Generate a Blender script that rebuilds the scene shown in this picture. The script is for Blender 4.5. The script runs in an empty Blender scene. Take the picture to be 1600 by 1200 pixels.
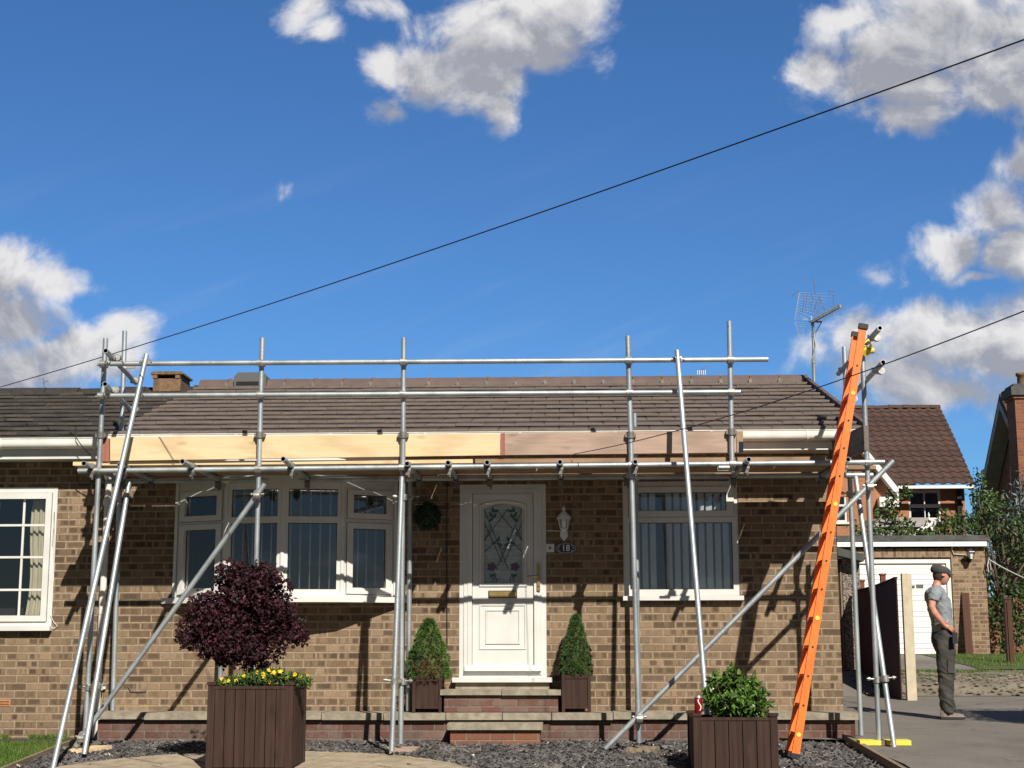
import bpy, math, random
from mathutils import Vector, Matrix, noise as mnoise
random.seed(7)
R = math.radians
# ------------------------------------------------------------------ camera, sun, sky, exposure
F, PW, PH = 2400.0, 1600, 1200
CAM = Vector((0.0, -15.6, 0.83))
YAW, PITCH, ROLL = R(2.08), R(10.04), R(0.11)
fw = Vector((-math.sin(YAW)*math.cos(PITCH), math.cos(YAW)*math.cos(PITCH), math.sin(PITCH)))
r0 = Vector((math.cos(YAW), math.sin(YAW), 0)); u0 = r0.cross(fw)
rt = r0*math.cos(ROLL) - u0*math.sin(ROLL); up = u0*math.cos(ROLL) + r0*math.sin(ROLL)
S = bpy.context.scene
C = S.collection
cd = bpy.data.cameras.new('camera'); cam = bpy.data.objects.new('camera', cd); C.objects.link(cam)
cd.sensor_width = 36; cd.lens = 36*F/PW; cd.clip_start = .1; cd.clip_end = 5000
cam.matrix_world = Matrix.Translation(CAM) @ Matrix((rt, up, -fw)).transposed().to_4x4()
S.camera = cam
SUN = Vector((.38, -1, .88)).normalized()
sl = bpy.data.lights.new('sun', 'SUN'); sl.energy = 5.0; sl.angle = R(.53); sl.color = (1, .93, .82)
so = bpy.data.objects.new('sun', sl); C.objects.link(so); so.rotation_euler = (-SUN).to_track_quat('-Z', 'Y').to_euler()
so.location = (5, -12, 12)
S.view_settings.view_transform = 'Standard'; S.view_settings.look = 'None'
S.view_settings.exposure = 0.35; S.view_settings.gamma = 1.0
S.cycles.max_bounces = 6; S.cycles.transparent_max_bounces = 12

def ray(u, v): return fw*F + rt*(u-800) - up*(v-600)
def P(u, v, Y):                      # the point of the plane y = Y seen at photo pixel (u, v)
    d = ray(u, v); return CAM + d*((Y-CAM.y)/d.y)

def gp_hit(u, v, gf):               # where the ray through (u, v) meets the ground profile gf(y)
    d = ray(u, v); t = 10./d.y
    for _ in range(60): t = (gf(CAM.y+d.y*t)-CAM.z)/d.z
    return CAM+d*t
# ---- node helpers
class NT:
    def __init__(s, tree): s.t = tree; s.n = tree.nodes; s.l = tree.links
    def put(s, sock, v):
        if v is None: return
        if isinstance(v, bpy.types.NodeSocket): s.l.new(v, sock)
        else:
            if isinstance(v, (tuple, list)) and len(v) == 3 and sock.type == 'RGBA': v = (*v, 1)
            sock.default_value = v
    def m(s, op, a, b=None, c=None, clamp=False):
        n = s.n.new('ShaderNodeMath'); n.operation = op; n.use_clamp = clamp
        s.put(n.inputs[0], a); s.put(n.inputs[1], b); s.put(n.inputs[2], c); return n.outputs[0]
    def vm(s, op, a, b=None, c=None, out=0):
        n = s.n.new('ShaderNodeVectorMath'); n.operation = op
        s.put(n.inputs[0], a); s.put(n.inputs[1], b)
        if c is not None: s.put(n.inputs[2], c)
        return n.outputs[out]
    def xyz(s, x=0., y=0., z=0.):
        n = s.n.new('ShaderNodeCombineXYZ'); s.put(n.inputs[0], x); s.put(n.inputs[1], y); s.put(n.inputs[2], z); return n.outputs[0]
    def sep(s, v): n = s.n.new('ShaderNodeSeparateXYZ'); s.put(n.inputs[0], v); return n.outputs
    def noise(s, vec, scale, detail=3., rough=.55, dist=0., dim='3D', col=False):
        n = s.n.new('ShaderNodeTexNoise'); n.noise_dimensions = dim; s.put(n.inputs['Vector'], vec)
        n.inputs['Scale'].default_value = scale; n.inputs['Detail'].default_value = detail
        n.inputs['Roughness'].default_value = rough; n.inputs['Distortion'].default_value = dist
        return n.outputs['Color' if col else 'Fac']
    def mr(s, v, a, b, c=0., d=1., smooth=False):
        n = s.n.new('ShaderNodeMapRange'); n.interpolation_type = 'SMOOTHSTEP' if smooth else 'LINEAR'
        for i, q in enumerate((v, a, b, c, d)): s.put(n.inputs[i], q)
        return n.outputs[0]
    def mix(s, f, a, b, mode='MIX'):
        n = s.n.new('ShaderNodeMix'); n.data_type = 'RGBA'; n.blend_type = mode
        s.put(n.inputs[0], f); s.put(n.inputs[6], a); s.put(n.inputs[7], b); return n.outputs[2]
    def ramp(s, f, stops, const=False):
        n = s.n.new('ShaderNodeValToRGB'); s.put(n.inputs[0], f); e = n.color_ramp.elements
        if const: n.color_ramp.interpolation = 'CONSTANT'
        while len(e) < len(stops): e.new(.5)
        for q, (p, c) in zip(e, stops): q.position = p; q.color = (*c, 1)
        return n.outputs[0]
    def wn(s, v):
        n = s.n.new('ShaderNodeTexWhiteNoise'); n.noise_dimensions = '3D'; s.put(n.inputs[0], v); return n.outputs
    def bump(s, h, strength=.5, dist=.01):
        n = s.n.new('ShaderNodeBump'); n.inputs['Strength'].default_value = strength; n.inputs['Distance'].default_value = dist
        s.put(n.inputs['Height'], h); return n.outputs[0]

# ---- world: physical sky and drifting cumulus, fixed to world directions
W = bpy.data.worlds.new('World'); S.world = W; W.use_nodes = True
q = NT(W.node_tree); q.n.clear()
sky = q.n.new('ShaderNodeTexSky'); sky.sky_type = 'NISHITA'; sky.sun_disc = False
sky.sun_elevation = math.asin(SUN.z); sky.sun_rotation = math.atan2(SUN.x, SUN.y)
sky.altitude = 50; sky.air_density = 1.0; sky.dust_density = .15; sky.ozone_density = 3.0
tc = q.n.new('ShaderNodeTexCoord'); D = tc.outputs['Generated']; dx, dy, dz = q.sep(D)
ysafe = q.m('MAXIMUM', dy, .02)
Pd = q.xyz(q.m('DIVIDE', dx, ysafe), q.m('DIVIDE', dz, ysafe), 0.)
def dd(u, v): d = ray(u, v); return d.x/d.y, d.z/d.y
BL = [(800,45,135,85,.15),(880,-5,80,60,.1),(740,25,85,65,.1),(690,105,95,60,.08),(845,65,80,72,.1),(625,105,55,42,0),(612,168,66,48,-.34),(765,125,80,66,.08),(785,178,44,58,-.1),
 (478,8,70,56,-.38),(512,44,60,46,-.46),(592,0,90,40,-.45),(1500,45,185,100,.15),(1400,120,130,62,.1),(1285,105,66,38,0),(1345,8,80,36,0),(1580,110,90,72,.1),(1410,165,85,34,0),
 (1615,185,45,42,0),(1595,250,60,62,0),(1560,315,66,56,0),(1500,385,60,44,0),(1590,380,62,56,.05),(1540,425,56,18,-.1),(1366,421,86,54,-.42),
 (1335,525,100,52,0),(1450,530,125,66,.1),(1560,530,120,72,.15),(1490,610,140,46,.05),(1400,585,130,44,.05),(1262,545,60,80,-.42),(1550,645,90,40,-.45),
 (30,435,100,60,.1),(118,445,60,38,0),(30,510,100,62,.1),(95,562,140,48,.05),(212,524,70,40,-.42),(0,590,160,55,.1),(453,290,46,42,-.62),
 (-220,400,180,150,0),(1850,180,120,120,0),(1900,570,220,110,0),(1150,-190,220,90,0),(300,-240,200,80,0)]
wob = q.vm('SUBTRACT', q.noise(Pd, 7., 3., .5, col=True), (.5, .5, .5))
wob2 = q.vm('SUBTRACT', q.noise(Pd, 26., 6., .6, col=True), (.5, .5, .5))
Pw = q.vm('MULTIPLY_ADD', wob2, (.028, .024, 0), q.vm('MULTIPLY_ADD', wob, (.05, .04, 0), Pd))
def field(p):
    out = None
    for (u, v, ru, rv, wt) in BL:
        cx, cy = dd(u, v); sx, sy = F/ru*.90, F/rv*.90
        L = q.vm('LENGTH', q.vm('MULTIPLY_ADD', p, (sx, sy, 0), (-cx*sx, -cy*sy, 0)), out=1)
        g = q.m('SUBTRACT', 1.0+wt, L)
        out = g if out is None else q.m('SMOOTH_MAX', out, g, .18)
    return out
f1 = field(Pw)
f2 = field(q.vm('ADD', Pw, (.008, .030, 0)))
fine = q.noise(Pd, 15., 12., .60, .35)
fine2 = q.noise(q.vm('ADD', Pd, (.006, .010, 0)), 15., 12., .60, .35)
fa = q.m('ADD', f1, q.m('MULTIPLY', q.m('SUBTRACT', fine, .5), 2.6))
front = q.mr(dy, .05, .15)
alpha = q.m('MULTIPLY', q.mr(fa, -.08, .66, 0, 1, True), front)
# clouds over the rest of the sky (seen only in reflections and light)
gen = q.noise(q.vm('MULTIPLY', D, (1, 1, 2.6)), 4.2, 7., .58)
galpha = q.m('MULTIPLY', q.mr(gen, .52, .68, 0, .9, True), q.m('SUBTRACT', 1.0, front))
cir = q.noise(q.vm('MULTIPLY', q.xyz(q.m('ADD', q.m('MULTIPLY', q.sep(Pd)[0], .94), q.m('MULTIPLY', q.sep(Pd)[1], .35)), q.m('SUBTRACT', q.sep(Pd)[1], q.m('MULTIPLY', q.sep(Pd)[0], .35)), 0.), (3., 26., 1)), 1.6, 5., .55)
calpha = q.m('MULTIPLY', q.mr(cir, .5, .8, 0, .09, True), q.mr(q.sep(Pd)[1], .38, .2, 0, 1))
shade = q.m('ADD', q.mr(f2, -.22, .66, 0, 1.0, True), q.m('MULTIPLY', q.m('SUBTRACT', fine2, fine), 4.0))
shade = q.mr(q.m('ADD', shade, q.m('MULTIPLY', q.m('SUBTRACT', q.noise(Pd, 30., 6., .55), .5), .55)), .0, 1.1)
ccol = q.mix(shade, (13.4, 13.2, 13.2), (5.9, 6.1, 6.9))
ccol = q.mix(q.mr(q.noise(Pd, 14., 5.), .3, .7), q.vm('SCALE', ccol, None), ccol)
skyc = q.mix(1.0, sky.outputs[0], q.mix(q.mr(dy, -.3, .15), (.24, .26, .30), (.66, 1.14, 1.66)), 'MULTIPLY')
mx = q.mix(calpha, skyc, (11.0, 11.4, 12.))
mx = q.mix(q.m('MULTIPLY', alpha, .97), mx, ccol)
mx = q.mix(galpha, mx, (6.5, 6.8, 7.2))
for n in q.n:
    if n.type == 'VECT_MATH' and n.operation == 'SCALE': n.inputs['Scale'].default_value = .93
mx.node.clamp_result = False
bg = q.n.new('ShaderNodeBackground'); q.put(bg.inputs[0], mx); bg.inputs[1].default_value = .05
wo = q.n.new('ShaderNodeOutputWorld'); q.l.new(bg.outputs[0], wo.inputs[0])
W.cycles.sampling_method = 'MANUAL'; W.cycles.sample_map_resolution = 256

# ------------------------------------------------------------------ materials
M = {}
def newmat(name):
    m = bpy.data.materials.new(name); m.use_nodes = True; M[name] = m
    t = NT(m.node_tree); b = t.n['Principled BSDF']; return m, t, b
def pos(t): return t.n.new('ShaderNodeNewGeometry').outputs['Position']
def pmat(name, c1, c2=None, scale=8., rough=.7, metal=0., bump=0., bscale=60., stretch=(1, 1, 1), island=0., lo=.35, hi=.65, detail=5., spec=.5, transl=0.):
    m, t, b = newmat(name); c2 = c2 or c1
    v = t.vm('MULTIPLY', pos(t), stretch)
    col = t.mix(t.mr(t.noise(v, scale, detail), lo, hi), c1, c2)
    if island:
        g = t.n.new('ShaderNodeNewGeometry').outputs['Random Per Island']
        col = t.mix(1., col, t.ramp(g, [(0, (1-island,)*3), (1, (1+island,)*3)]), 'MULTIPLY')
        n = col.node; n.clamp_result = False
    t.put(b.inputs['Base Color'], col); b.inputs['Roughness'].default_value = rough; b.inputs['Metallic'].default_value = metal
    b.inputs['Specular IOR Level'].default_value = spec
    if bump: t.put(b.inputs['Normal'], t.bump(t.noise(v, bscale, 4.), bump, .01))
    if transl:
        tr = t.n.new('ShaderNodeBsdfTranslucent'); t.put(tr.inputs[0], col); ms = t.n.new('ShaderNodeMixShader'); ms.inputs[0].default_value = transl
        t.l.new(b.outputs[0], ms.inputs[1]); t.l.new(tr.outputs[0], ms.inputs[2]); t.l.new(ms.outputs[0], t.n['Material Output'].inputs[0])
    return m
def brickmat(name, stops, mortar, smudge=None, bw=.225, bh=.075, soldier=False, dirt=0.):
    m, t, b = newmat(name)
    g = t.n.new('ShaderNodeNewGeometry'); p = t.sep(g.outputs['Position']); n = t.sep(g.outputs['True Normal'])
    side = t.m('GREATER_THAN', t.m('ABSOLUTE', n[0]), t.m('ABSOLUTE', n[1]))
    s_ = t.m('ADD', t.m('MULTIPLY', p[0], t.m('SUBTRACT', 1., side)), t.m('MULTIPLY', p[1], side)); z = p[2]
    wv = t.noise(g.outputs['Position'], 14., 2.)
    s_ = t.m('ADD', s_, t.m('MULTIPLY', wv, .010)); z = t.m('ADD', z, t.m('MULTIPLY', wv, .006))
    if soldier: s_, z = z, s_
    z = t.m('ADD', z, 10.); s_ = t.m('ADD', s_, 50.)
    rz = t.m('DIVIDE', z, bh); row = t.m('FLOOR', rz); fz = t.m('FRACT', rz)
    rr = t.wn(t.xyz(row, 3.3, 0.))[0]
    xs = t.m('ADD', t.m('DIVIDE', s_, bw), t.m('ADD', t.m('MULTIPLY', row, .5), t.m('MULTIPLY', rr, .12)))
    col = t.m('FLOOR', xs); fx = t.m('FRACT', xs)
    rag = t.m('MULTIPLY', t.m('SUBTRACT', t.noise(g.outputs['Position'], 110., 3.), .5), .10)
    ex = t.m('MULTIPLY', t.m('SUBTRACT', .5, t.m('ABSOLUTE', t.m('SUBTRACT', fx, .5))), bw/bh)
    ez = t.m('SUBTRACT', .5, t.m('ABSOLUTE', t.m('SUBTRACT', fz, .5)))
    e = t.m('ADD', t.m('MINIMUM', ex, ez), rag); brick = t.mr(e, .055, .105, 0, 1, True)
    w = t.wn(t.xyz(col, row, 1.7)); c = t.ramp(w[0], stops)
    if smudge:
        sv = t.xyz(t.m('MULTIPLY', xs, 2.6), t.m('MULTIPLY', row, 7.31), t.m('MULTIPLY', w[0], 9.))
        sn = t.noise(sv, 1.25, 1.5, .5); sm = t.mr(sn, .43, .55, 0, 1, True)
        rim = t.mr(t.m('ADD', e, t.m('MULTIPLY', rag, 1.2)), .13, .24, 0, 1, True)
        amt = t.m('MULTIPLY', t.m('MULTIPLY', sm, rim), t.mr(t.wn(t.xyz(row, col, 4.))[0], 0., 1., .1, .90))
        c = t.mix(amt, c, smudge)
    fn = t.noise(g.outputs['Position'], 45., 5., .65); c = t.mix(t.mr(fn, .3, .7, 0, .5), c, t.mix(1., c, (.55, .5, .48), 'MULTIPLY'))
    big = t.noise(g.outputs['Position'], 1.3, 4.); c = t.mix(t.mr(big, .4, .7, 0, .5), c, t.mix(1., c, (.66, .64, .64), 'MULTIPLY'))
    c = t.mix(t.mr(t.noise(t.vm('MULTIPLY', g.outputs['Position'], (3., 3., .9)), 1.7, 5., .65), .60, .78, 0, .4), c, (.36, .32, .27))
    mo = t.mix(t.mr(t.noise(g.outputs['Position'], 30., 4.), .35, .7), mortar, tuple(k*.62 for k in mortar))
    c = t.mix(brick, mo, c)
    if dirt:
        c = t.mix(t.mr(t.noise(g.outputs['Position'], 5., 6., .7), .45, .7, 0, dirt), c, (.17, .15, .13))
    t.put(b.inputs['Base Color'], c); b.inputs['Roughness'].default_value = .9; b.inputs['Specular IOR Level'].default_value = .25
    h = t.m('ADD', t.m('MULTIPLY', brick, .8), t.m('MULTIPLY', fn, .35)); t.put(b.inputs['Normal'], t.bump(h, .7, .008))
    return m
brickmat('buff_brick', [(0, (.185, .130, .083)), (.2, (.255, .182, .114)), (.45, (.220, .157, .099)), (.7, (.295, .213, .138)), (.88, (.33, .235, .157)), (1, (.15, .107, .071))], (.37, .295, .205), (.080, .055, .038))
brickmat('weathered_red_brick', [(0, (.12, .060, .047)), (.4, (.17, .083, .064)), (.7, (.145, .085, .072)), (1, (.21, .13, .105))], (.20, .165, .135), dirt=.7)
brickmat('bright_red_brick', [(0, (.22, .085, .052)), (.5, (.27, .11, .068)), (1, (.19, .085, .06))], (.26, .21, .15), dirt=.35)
brickmat('orange_brick', [(0, (.38, .165, .085)), (.5, (.46, .21, .11)), (1, (.41, .18, .10))], (.45, .29, .19))
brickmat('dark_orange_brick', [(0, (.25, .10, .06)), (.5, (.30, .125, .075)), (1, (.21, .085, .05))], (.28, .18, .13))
brickmat('garage_brick', [(0, (.22, .14, .09)), (.3, (.30, .21, .135)), (.6, (.35, .25, .165)), (1, (.25, .165, .10))], (.38, .31, .23), (.12, .075, .05))
brickmat('soldier_brick', [(0, (.22, .14, .09)), (.4, (.32, .22, .14)), (1, (.38, .27, .175))], (.36, .29, .22), (.13, .08, .05), soldier=True)
pmat('white_upvc', (.68, .675, .65), (.60, .60, .575), 3., .35)
pmat('old_white_upvc', (.80, .79, .75), (.66, .65, .61), 5., .4)
pmat('brown_seal', (.05, .04, .035), rough=.8)
pmat('galvanised', (.48, .52, .54), (.30, .34, .36), 5., .50, .62, .15, 90., stretch=(1, 1, .5), island=.12)
def grime():                          # cement splashes and rust on the tubes
    m = M['galvanised']; t = NT(m.node_tree); b = t.n['Principled BSDF']; l = b.inputs['Base Color'].links[0]; c = l.from_socket; p = pos(t)
    c = t.mix(t.mr(t.noise(p, 17., 5., .7), .60, .66, 0, .75), c, (.50, .49, .46)); c = t.mix(t.mr(t.noise(t.vm('ADD', p, (9., 3., 1.)), 11., 6., .7), .64, .72, 0, .8), c, (.16, .10, .07))
    t.put(b.inputs['Base Color'], c)
grime()
pmat('bright_zinc', (.62, .62, .58), (.38, .38, .36), 30., .42, .8)
pmat('dark_steel', (.13, .13, .125), (.22, .2, .18), 18., .6, .4)
pmat('tube_inside', (.012, .012, .012), rough=.9)
def woodmat(name, a, b2, knot, axis=0, s=1.):
    m, t, b = newmat(name); st = [9., 9., 9.]; st[axis] = .7
    p = pos(t); v = t.vm('MULTIPLY', p, tuple(k*s for k in st))
    n1 = t.noise(v, 2.2, 6., .6, 1.2)
    wvn = t.n.new('ShaderNodeTexWave'); t.put(wvn.inputs['Vector'], v); wvn.inputs['Scale'].default_value = .55; wvn.inputs['Distortion'].default_value = 5.; wvn.inputs['Detail'].default_value = 4.
    c = t.mix(t.mr(n1, .35, .7), a, b2); c = t.mix(t.mr(wvn.outputs['Fac'], .55, 1., 0, .35), c, knot)
    vo = t.n.new('ShaderNodeTexVoronoi'); ks = [7., 7., 7.]; ks[axis] = 2.6; ks[1] = ks[1] if axis == 1 else .01; t.put(vo.inputs['Vector'], t.vm('MULTIPLY', p, tuple(k*s for k in ks))); vo.inputs['Scale'].default_value = 1.
    c = t.mix(t.mr(vo.outputs['Distance'], .04, .19, .7, 0), c, knot)
    t.put(b.inputs['Base Color'], c); b.inputs['Roughness'].default_value = .75; b.inputs['Specular IOR Level'].default_value = .25
    t.put(b.inputs['Normal'], t.bump(n1, .25, .004)); return m
woodmat('new_pine', (.70, .56, .35), (.62, .48, .28), (.46, .31, .16))
woodmat('weathered_pine', (.44, .32, .255), (.34, .245, .195), (.19, .13, .10))
woodmat('red_end_pine', (.36, .15, .11), (.30, .12, .09), (.2, .08, .06), 2)
woodmat('platform_board', (.36, .24, .155), (.26, .17, .11), (.14, .09, .06))
woodmat('grey_board', (.20, .17, .14), (.13, .11, .09), (.07, .06, .05), 1)
woodmat('timber_edging', (.27, .22, .15), (.19, .15, .10), (.10, .08, .05), 1)
woodmat('planter_brown', (.056, .030, .023), (.030, .016, .012), (.022, .012, .009), 2)
woodmat('fence_brown', (.055, .022, .018), (.04, .016, .014), (.025, .01, .01), 2)
woodmat('post_brown', (.095, .043, .027), (.065, .03, .02), (.06, .03, .02), 2)
pmat('red_post', (.19, .045, .032), (.13, .03, .022), 9., .7)
pmat('cream_concrete', (.55, .49, .36), (.44, .39, .29), 7., .85, bump=.2)
def tilemat(name, c1, c2, lic=None, spots=None, island=.16):
    m, t, b = newmat(name); g = t.n.new('ShaderNodeNewGeometry'); p = g.outputs['Position']
    c = t.mix(t.mr(t.noise(p, 7., 6., .65), .3, .7), c1, c2)
    c = t.mix(1., c, t.ramp(g.outputs['Random Per Island'], [(0, (1-island,)*3), (.5, (1, 1, 1)), (1, (1+island, 1+island*.9, 1+island*.9))]), 'MULTIPLY'); c.node.clamp_result = False
    if lic: c = t.mix(t.mr(t.noise(p, 26., 6., .7), .52, .72, 0, .8), c, lic)
    if spots: c = t.mix(t.mr(t.noise(p, 3.2, 3., .6), .72, .74, 0, .9), c, spots)
    t.put(b.inputs['Base Color'], c); b.inputs['Roughness'].default_value = .78; b.inputs['Specular IOR Level'].default_value = .35
    t.put(b.inputs['Normal'], t.bump(t.noise(p, 90., 4.), .3, .006)); return m
tilemat('brown_tile', (.084, .065, .057), (.066, .051, .045), None, None, .06)
tilemat('tile_edge', (.225, .185, .163), (.17, .138, .122), None, None, .05)
tilemat('mossy_edge', (.105, .09, .072), (.065, .056, .047), (.05, .045, .035), None, .3)
tilemat('mossy_tile', (.038, .033, .029), (.024, .021, .019), (.075, .068, .05), None, .09)
tilemat('red_brown_pantile', (.082, .046, .035), (.055, .033, .027), (.12, .075, .06))
pmat('ridge_brown', (.13, .088, .076), (.10, .07, .062), 6., .75)
pmat('lead_tape', (.02, .022, .035), rough=.4)
pmat('concrete_slab', (.33, .29, .225), (.21, .185, .14), 11., .9, bump=.5, bscale=50.)
pmat('paving_stone', (.40, .325, .23), (.27, .22, .155), 9., .9, bump=.6, bscale=35.)
pmat('slate_chip', (.080, .073, .073), (.175, .16, .15), 2.5, .6, island=.55, lo=.45, hi=.75)
pmat('pale_chip', (.62, .58, .52), rough=.7)
pmat('soil', (.06, .045, .035), (.035, .028, .022), 12., .95, bump=.6)
def tarmac(name, c1, c2, c3):
    m, t, b = newmat(name); p = pos(t)
    c = t.mix(t.mr(t.noise(t.vm('MULTIPLY', p, (1, .6, 1)), 1.1, 6., .65), .35, .68), c1, c2)
    c = t.mix(t.mr(t.noise(p, 160., 2.), .55, .75, 0, .6), c, c3)
    c = t.mix(t.mr(t.noise(t.vm('MULTIPLY', p, (.5, 2, 1)), 3., 5., .7), .6, .72, 0, .35), c, (.24, .21, .17))
    c = t.mix(t.mr(t.noise(p, 34., 4., .7), .42, .66, 0, .38), c, t.mix(1., c, (.6, .6, .6), 'MULTIPLY'))
    c = t.mix(t.mr(t.noise(t.vm('MULTIPLY', p, (.8, .5, 1)), .9, 3., .6), .52, .70, 0, .45), c, t.mix(1., c, (.55, .55, .56), 'MULTIPLY'))
    vo = t.n.new('ShaderNodeTexVoronoi'); vo.feature = 'DISTANCE_TO_EDGE'; vo.inputs['Scale'].default_value = .55
    t.put(vo.inputs['Vector'], t.vm('MULTIPLY_ADD', t.noise(p, 2.5, 5., .6, col=True), (.5, .5, 0), p)); c = t.mix(t.mr(vo.outputs['Distance'], .002, .008, .6, 0), c, (.04, .038, .035))
    t.put(b.inputs['Base Color'], c); b.inputs['Roughness'].default_value = .9; t.put(b.inputs['Normal'], t.bump(t.noise(p, 120., 3.), .5, .006)); return m
tarmac('tarmac', (.150, .135, .115), (.195, .178, .155), (.24, .21, .17))
tarmac('fresh_tarmac', (.060, .057, .055), (.048, .046, .046), (.09, .085, .08))
pmat('verge', (.215, .18, .135), (.13, .118, .08), 2.2, .95, bump=.3, bscale=30., lo=.4, hi=.6)
pmat('grass_soil', (.07, .095, .025), (.05, .06, .02), 5., .95)
pmat('grass_blade', (.085, .16, .022), (.13, .20, .035), 2., .6, island=.45, transl=.3)
pmat('moss', (.10, .13, .03), (.07, .09, .02), 20., .95, bump=.6)
pmat('orange_fibreglass', (.92, .205, .035), (.66, .13, .025), 7., .45, stretch=(3, 3, .6), lo=.45, hi=.8)
pmat('ladder_inner', (.70, .13, .02), (.6, .10, .018), 4., .45)
pmat('yellow_paint', (.80, .66, .09), (.68, .54, .06), 9., .6)
pmat('black_rubber', (.02, .018, .018), rough=.6)
pmat('brass', (.48, .35, .14), (.38, .27, .10), 20., .35, .7)
pmat('black_paint', (.015, .015, .017), rough=.35)
pmat('navy_enamel', (.010, .013, .028), rough=.3)
pmat('white_paint', (.78, .78, .77), rough=.4)
pmat('old_white_paint', (.78, .765, .73), (.70, .685, .65), 3., .6)
def chipped():
    m, t, b = newmat('chipped_white_paint'); p = pos(t)
    v = t.vm('MULTIPLY', p, (5, 5, 14))
    c = t.mix(t.mr(t.noise(v, 1.2, 6., .7), .66, .69, 0, .85), (.82, .80, .77), (.30, .27, .25))
    t.put(b.inputs['Base Color'], c); b.inputs['Roughness'].default_value = .6
chipped()
pmat('terracotta', (.22, .135, .075), (.11, .07, .045), 14., .85, bump=.4)
pmat('terracotta_vent', (.50, .22, .10), (.42, .18, .08), 14., .85)
pmat('grey_plastic', (.10, .10, .105), rough=.5)
pmat('green_felt', (.045, .058, .050), (.06, .07, .06), 8., .8)
pmat('roof_felt', (.060, .062, .062), (.10, .10, .095), 8., .9, bump=.4)
pmat('grey_render', (.36, .35, .33), (.30, .29, .28), 5., .8)
def pebble():
    m, t, b = newmat('pebbledash'); vo = t.n.new('ShaderNodeTexVoronoi'); p = pos(t); t.put(vo.inputs['Vector'], p); vo.inputs['Scale'].default_value = 55.
    c = t.mix(t.mr(t.sep(vo.outputs['Color'])[0], .2, .8), (.12, .09, .07), (.36, .30, .255))
    t.put(b.inputs['Base Color'], c); b.inputs['Roughness'].default_value = .9; t.put(b.inputs['Normal'], t.bump(vo.outputs['Distance'], 1., .02))
pebble()
pmat('curtain_cream', (.56, .50, .36), (.46, .41, .29), 12., .9, stretch=(3, 3, .4))
pmat('blind_white', (.82, .85, .88), rough=.9, transl=.3)
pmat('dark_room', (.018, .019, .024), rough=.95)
pmat('cable_black', (.010, .010, .011), rough=.5)
pmat('cable_white', (.75, .73, .68), rough=.5)
pmat('bark', (.12, .085, .06), (.07, .05, .035), 20., .9, bump=.6)
pmat('purple_leaf', (.052, .015, .021), (.028, .010, .015), 6., .62, spec=.25, island=.6, transl=.12)
pmat('conifer_needle', (.055, .125, .022), (.09, .17, .03), 9., .6, island=.45, transl=.2)
pmat('dead_needle', (.15, .075, .04), (.10, .055, .03), 9., .8, island=.4)
pmat('dark_conifer', (.05, .105, .03), (.075, .135, .035), 9., .6, island=.45, transl=.2)
pmat('shrub_leaf', (.065, .14, .024), (.12, .21, .04), 7., .30, island=.5, transl=.2)
pmat('topiary_leaf', (.014, .040, .014), (.02, .055, .016), 9., .5, island=.4)
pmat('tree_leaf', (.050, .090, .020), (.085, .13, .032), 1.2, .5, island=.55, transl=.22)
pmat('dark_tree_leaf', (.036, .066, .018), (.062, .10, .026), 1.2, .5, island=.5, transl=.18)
pmat('spruce_leaf', (.15, .20, .19), (.10, .145, .14), 3., .6, island=.4)
pmat('flower_yellow', (.85, .62, .03), (.80, .50, .02), 30., .6, island=.2, transl=.2)
pmat('flower_leaf', (.06, .13, .03), (.11, .18, .04), 9., .6, island=.4, transl=.2)
pmat('can_red', (.38, .012, .018), rough=.28, metal=.4)
pmat('aluminium', (.75, .75, .75), rough=.3, metal=.9)
pmat('skin', (.60, .30, .21), (.52, .25, .17), 14., .5)
pmat('hair', (.05, .032, .022), rough=.8)
pmat('grey_shirt', (.245, .275, .29), (.19, .215, .23), 6., .9, bump=.4, bscale=14.)
pmat('work_trousers', (.032, .032, .030), (.060, .057, .050), 9., .9, bump=.7, bscale=12.)
pmat('trouser_patch', (.018, .018, .019), rough=.9)
pmat('cap_cloth', (.060, .055, .052), (.045, .04, .04), 20., .95)
pmat('boot_leather', (.24, .20, .16), (.15, .125, .10), 14., .8)
pmat('stained_green', (.035, .11, .09), rough=.3)
pmat('stained_purple', (.12, .06, .13), rough=.3)
pmat('lead_came', (.055, .065, .07), rough=.4)
pmat('rope', (.62, .60, .55), rough=.8)
def glassmat(name, refl, tint=(.75, .8, .82), rough=0.):
    m, t, b = newmat(name); t.n.remove(b)
    tr = t.n.new('ShaderNodeBsdfTransparent'); tr.inputs[0].default_value = (*tint, 1)
    gl = t.n.new('ShaderNodeBsdfGlossy'); gl.inputs[0].default_value = (.9, .95, 1, 1); gl.inputs['Roughness'].default_value = rough
    ge = t.n.new('ShaderNodeNewGeometry'); ci = t.m('ABSOLUTE', t.vm('DOT_PRODUCT', ge.outputs['Incoming'], ge.outputs['Normal'], out=1)); fr = t.m('POWER', t.m('SUBTRACT', 1., ci, clamp=True), 5.)   # the same from both sides, so that daylight gets in
    ms = t.n.new('ShaderNodeMixShader'); t.put(ms.inputs[0], t.m('ADD', fr, refl, clamp=True))
    if rough: t.put(gl.inputs['Normal'], t.bump(t.noise(pos(t), 60., 2.), .3, .01))
    t.l.new(tr.outputs[0], ms.inputs[1]); t.l.new(gl.outputs[0], ms.inputs[2]); t.l.new(ms.outputs[0], t.n['Material Output'].inputs[0])
glassmat('glass', .22, (.92, .95, .96)); pmat('obscure_glass', (.30, .36, .37), (.46, .52, .52), 16., .22, stretch=(.6, .6, 2.))
pmat('obscure_backing', (.42, .50, .52), (.60, .66, .66), 8., .5, stretch=(.5, .5, 3))

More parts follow.
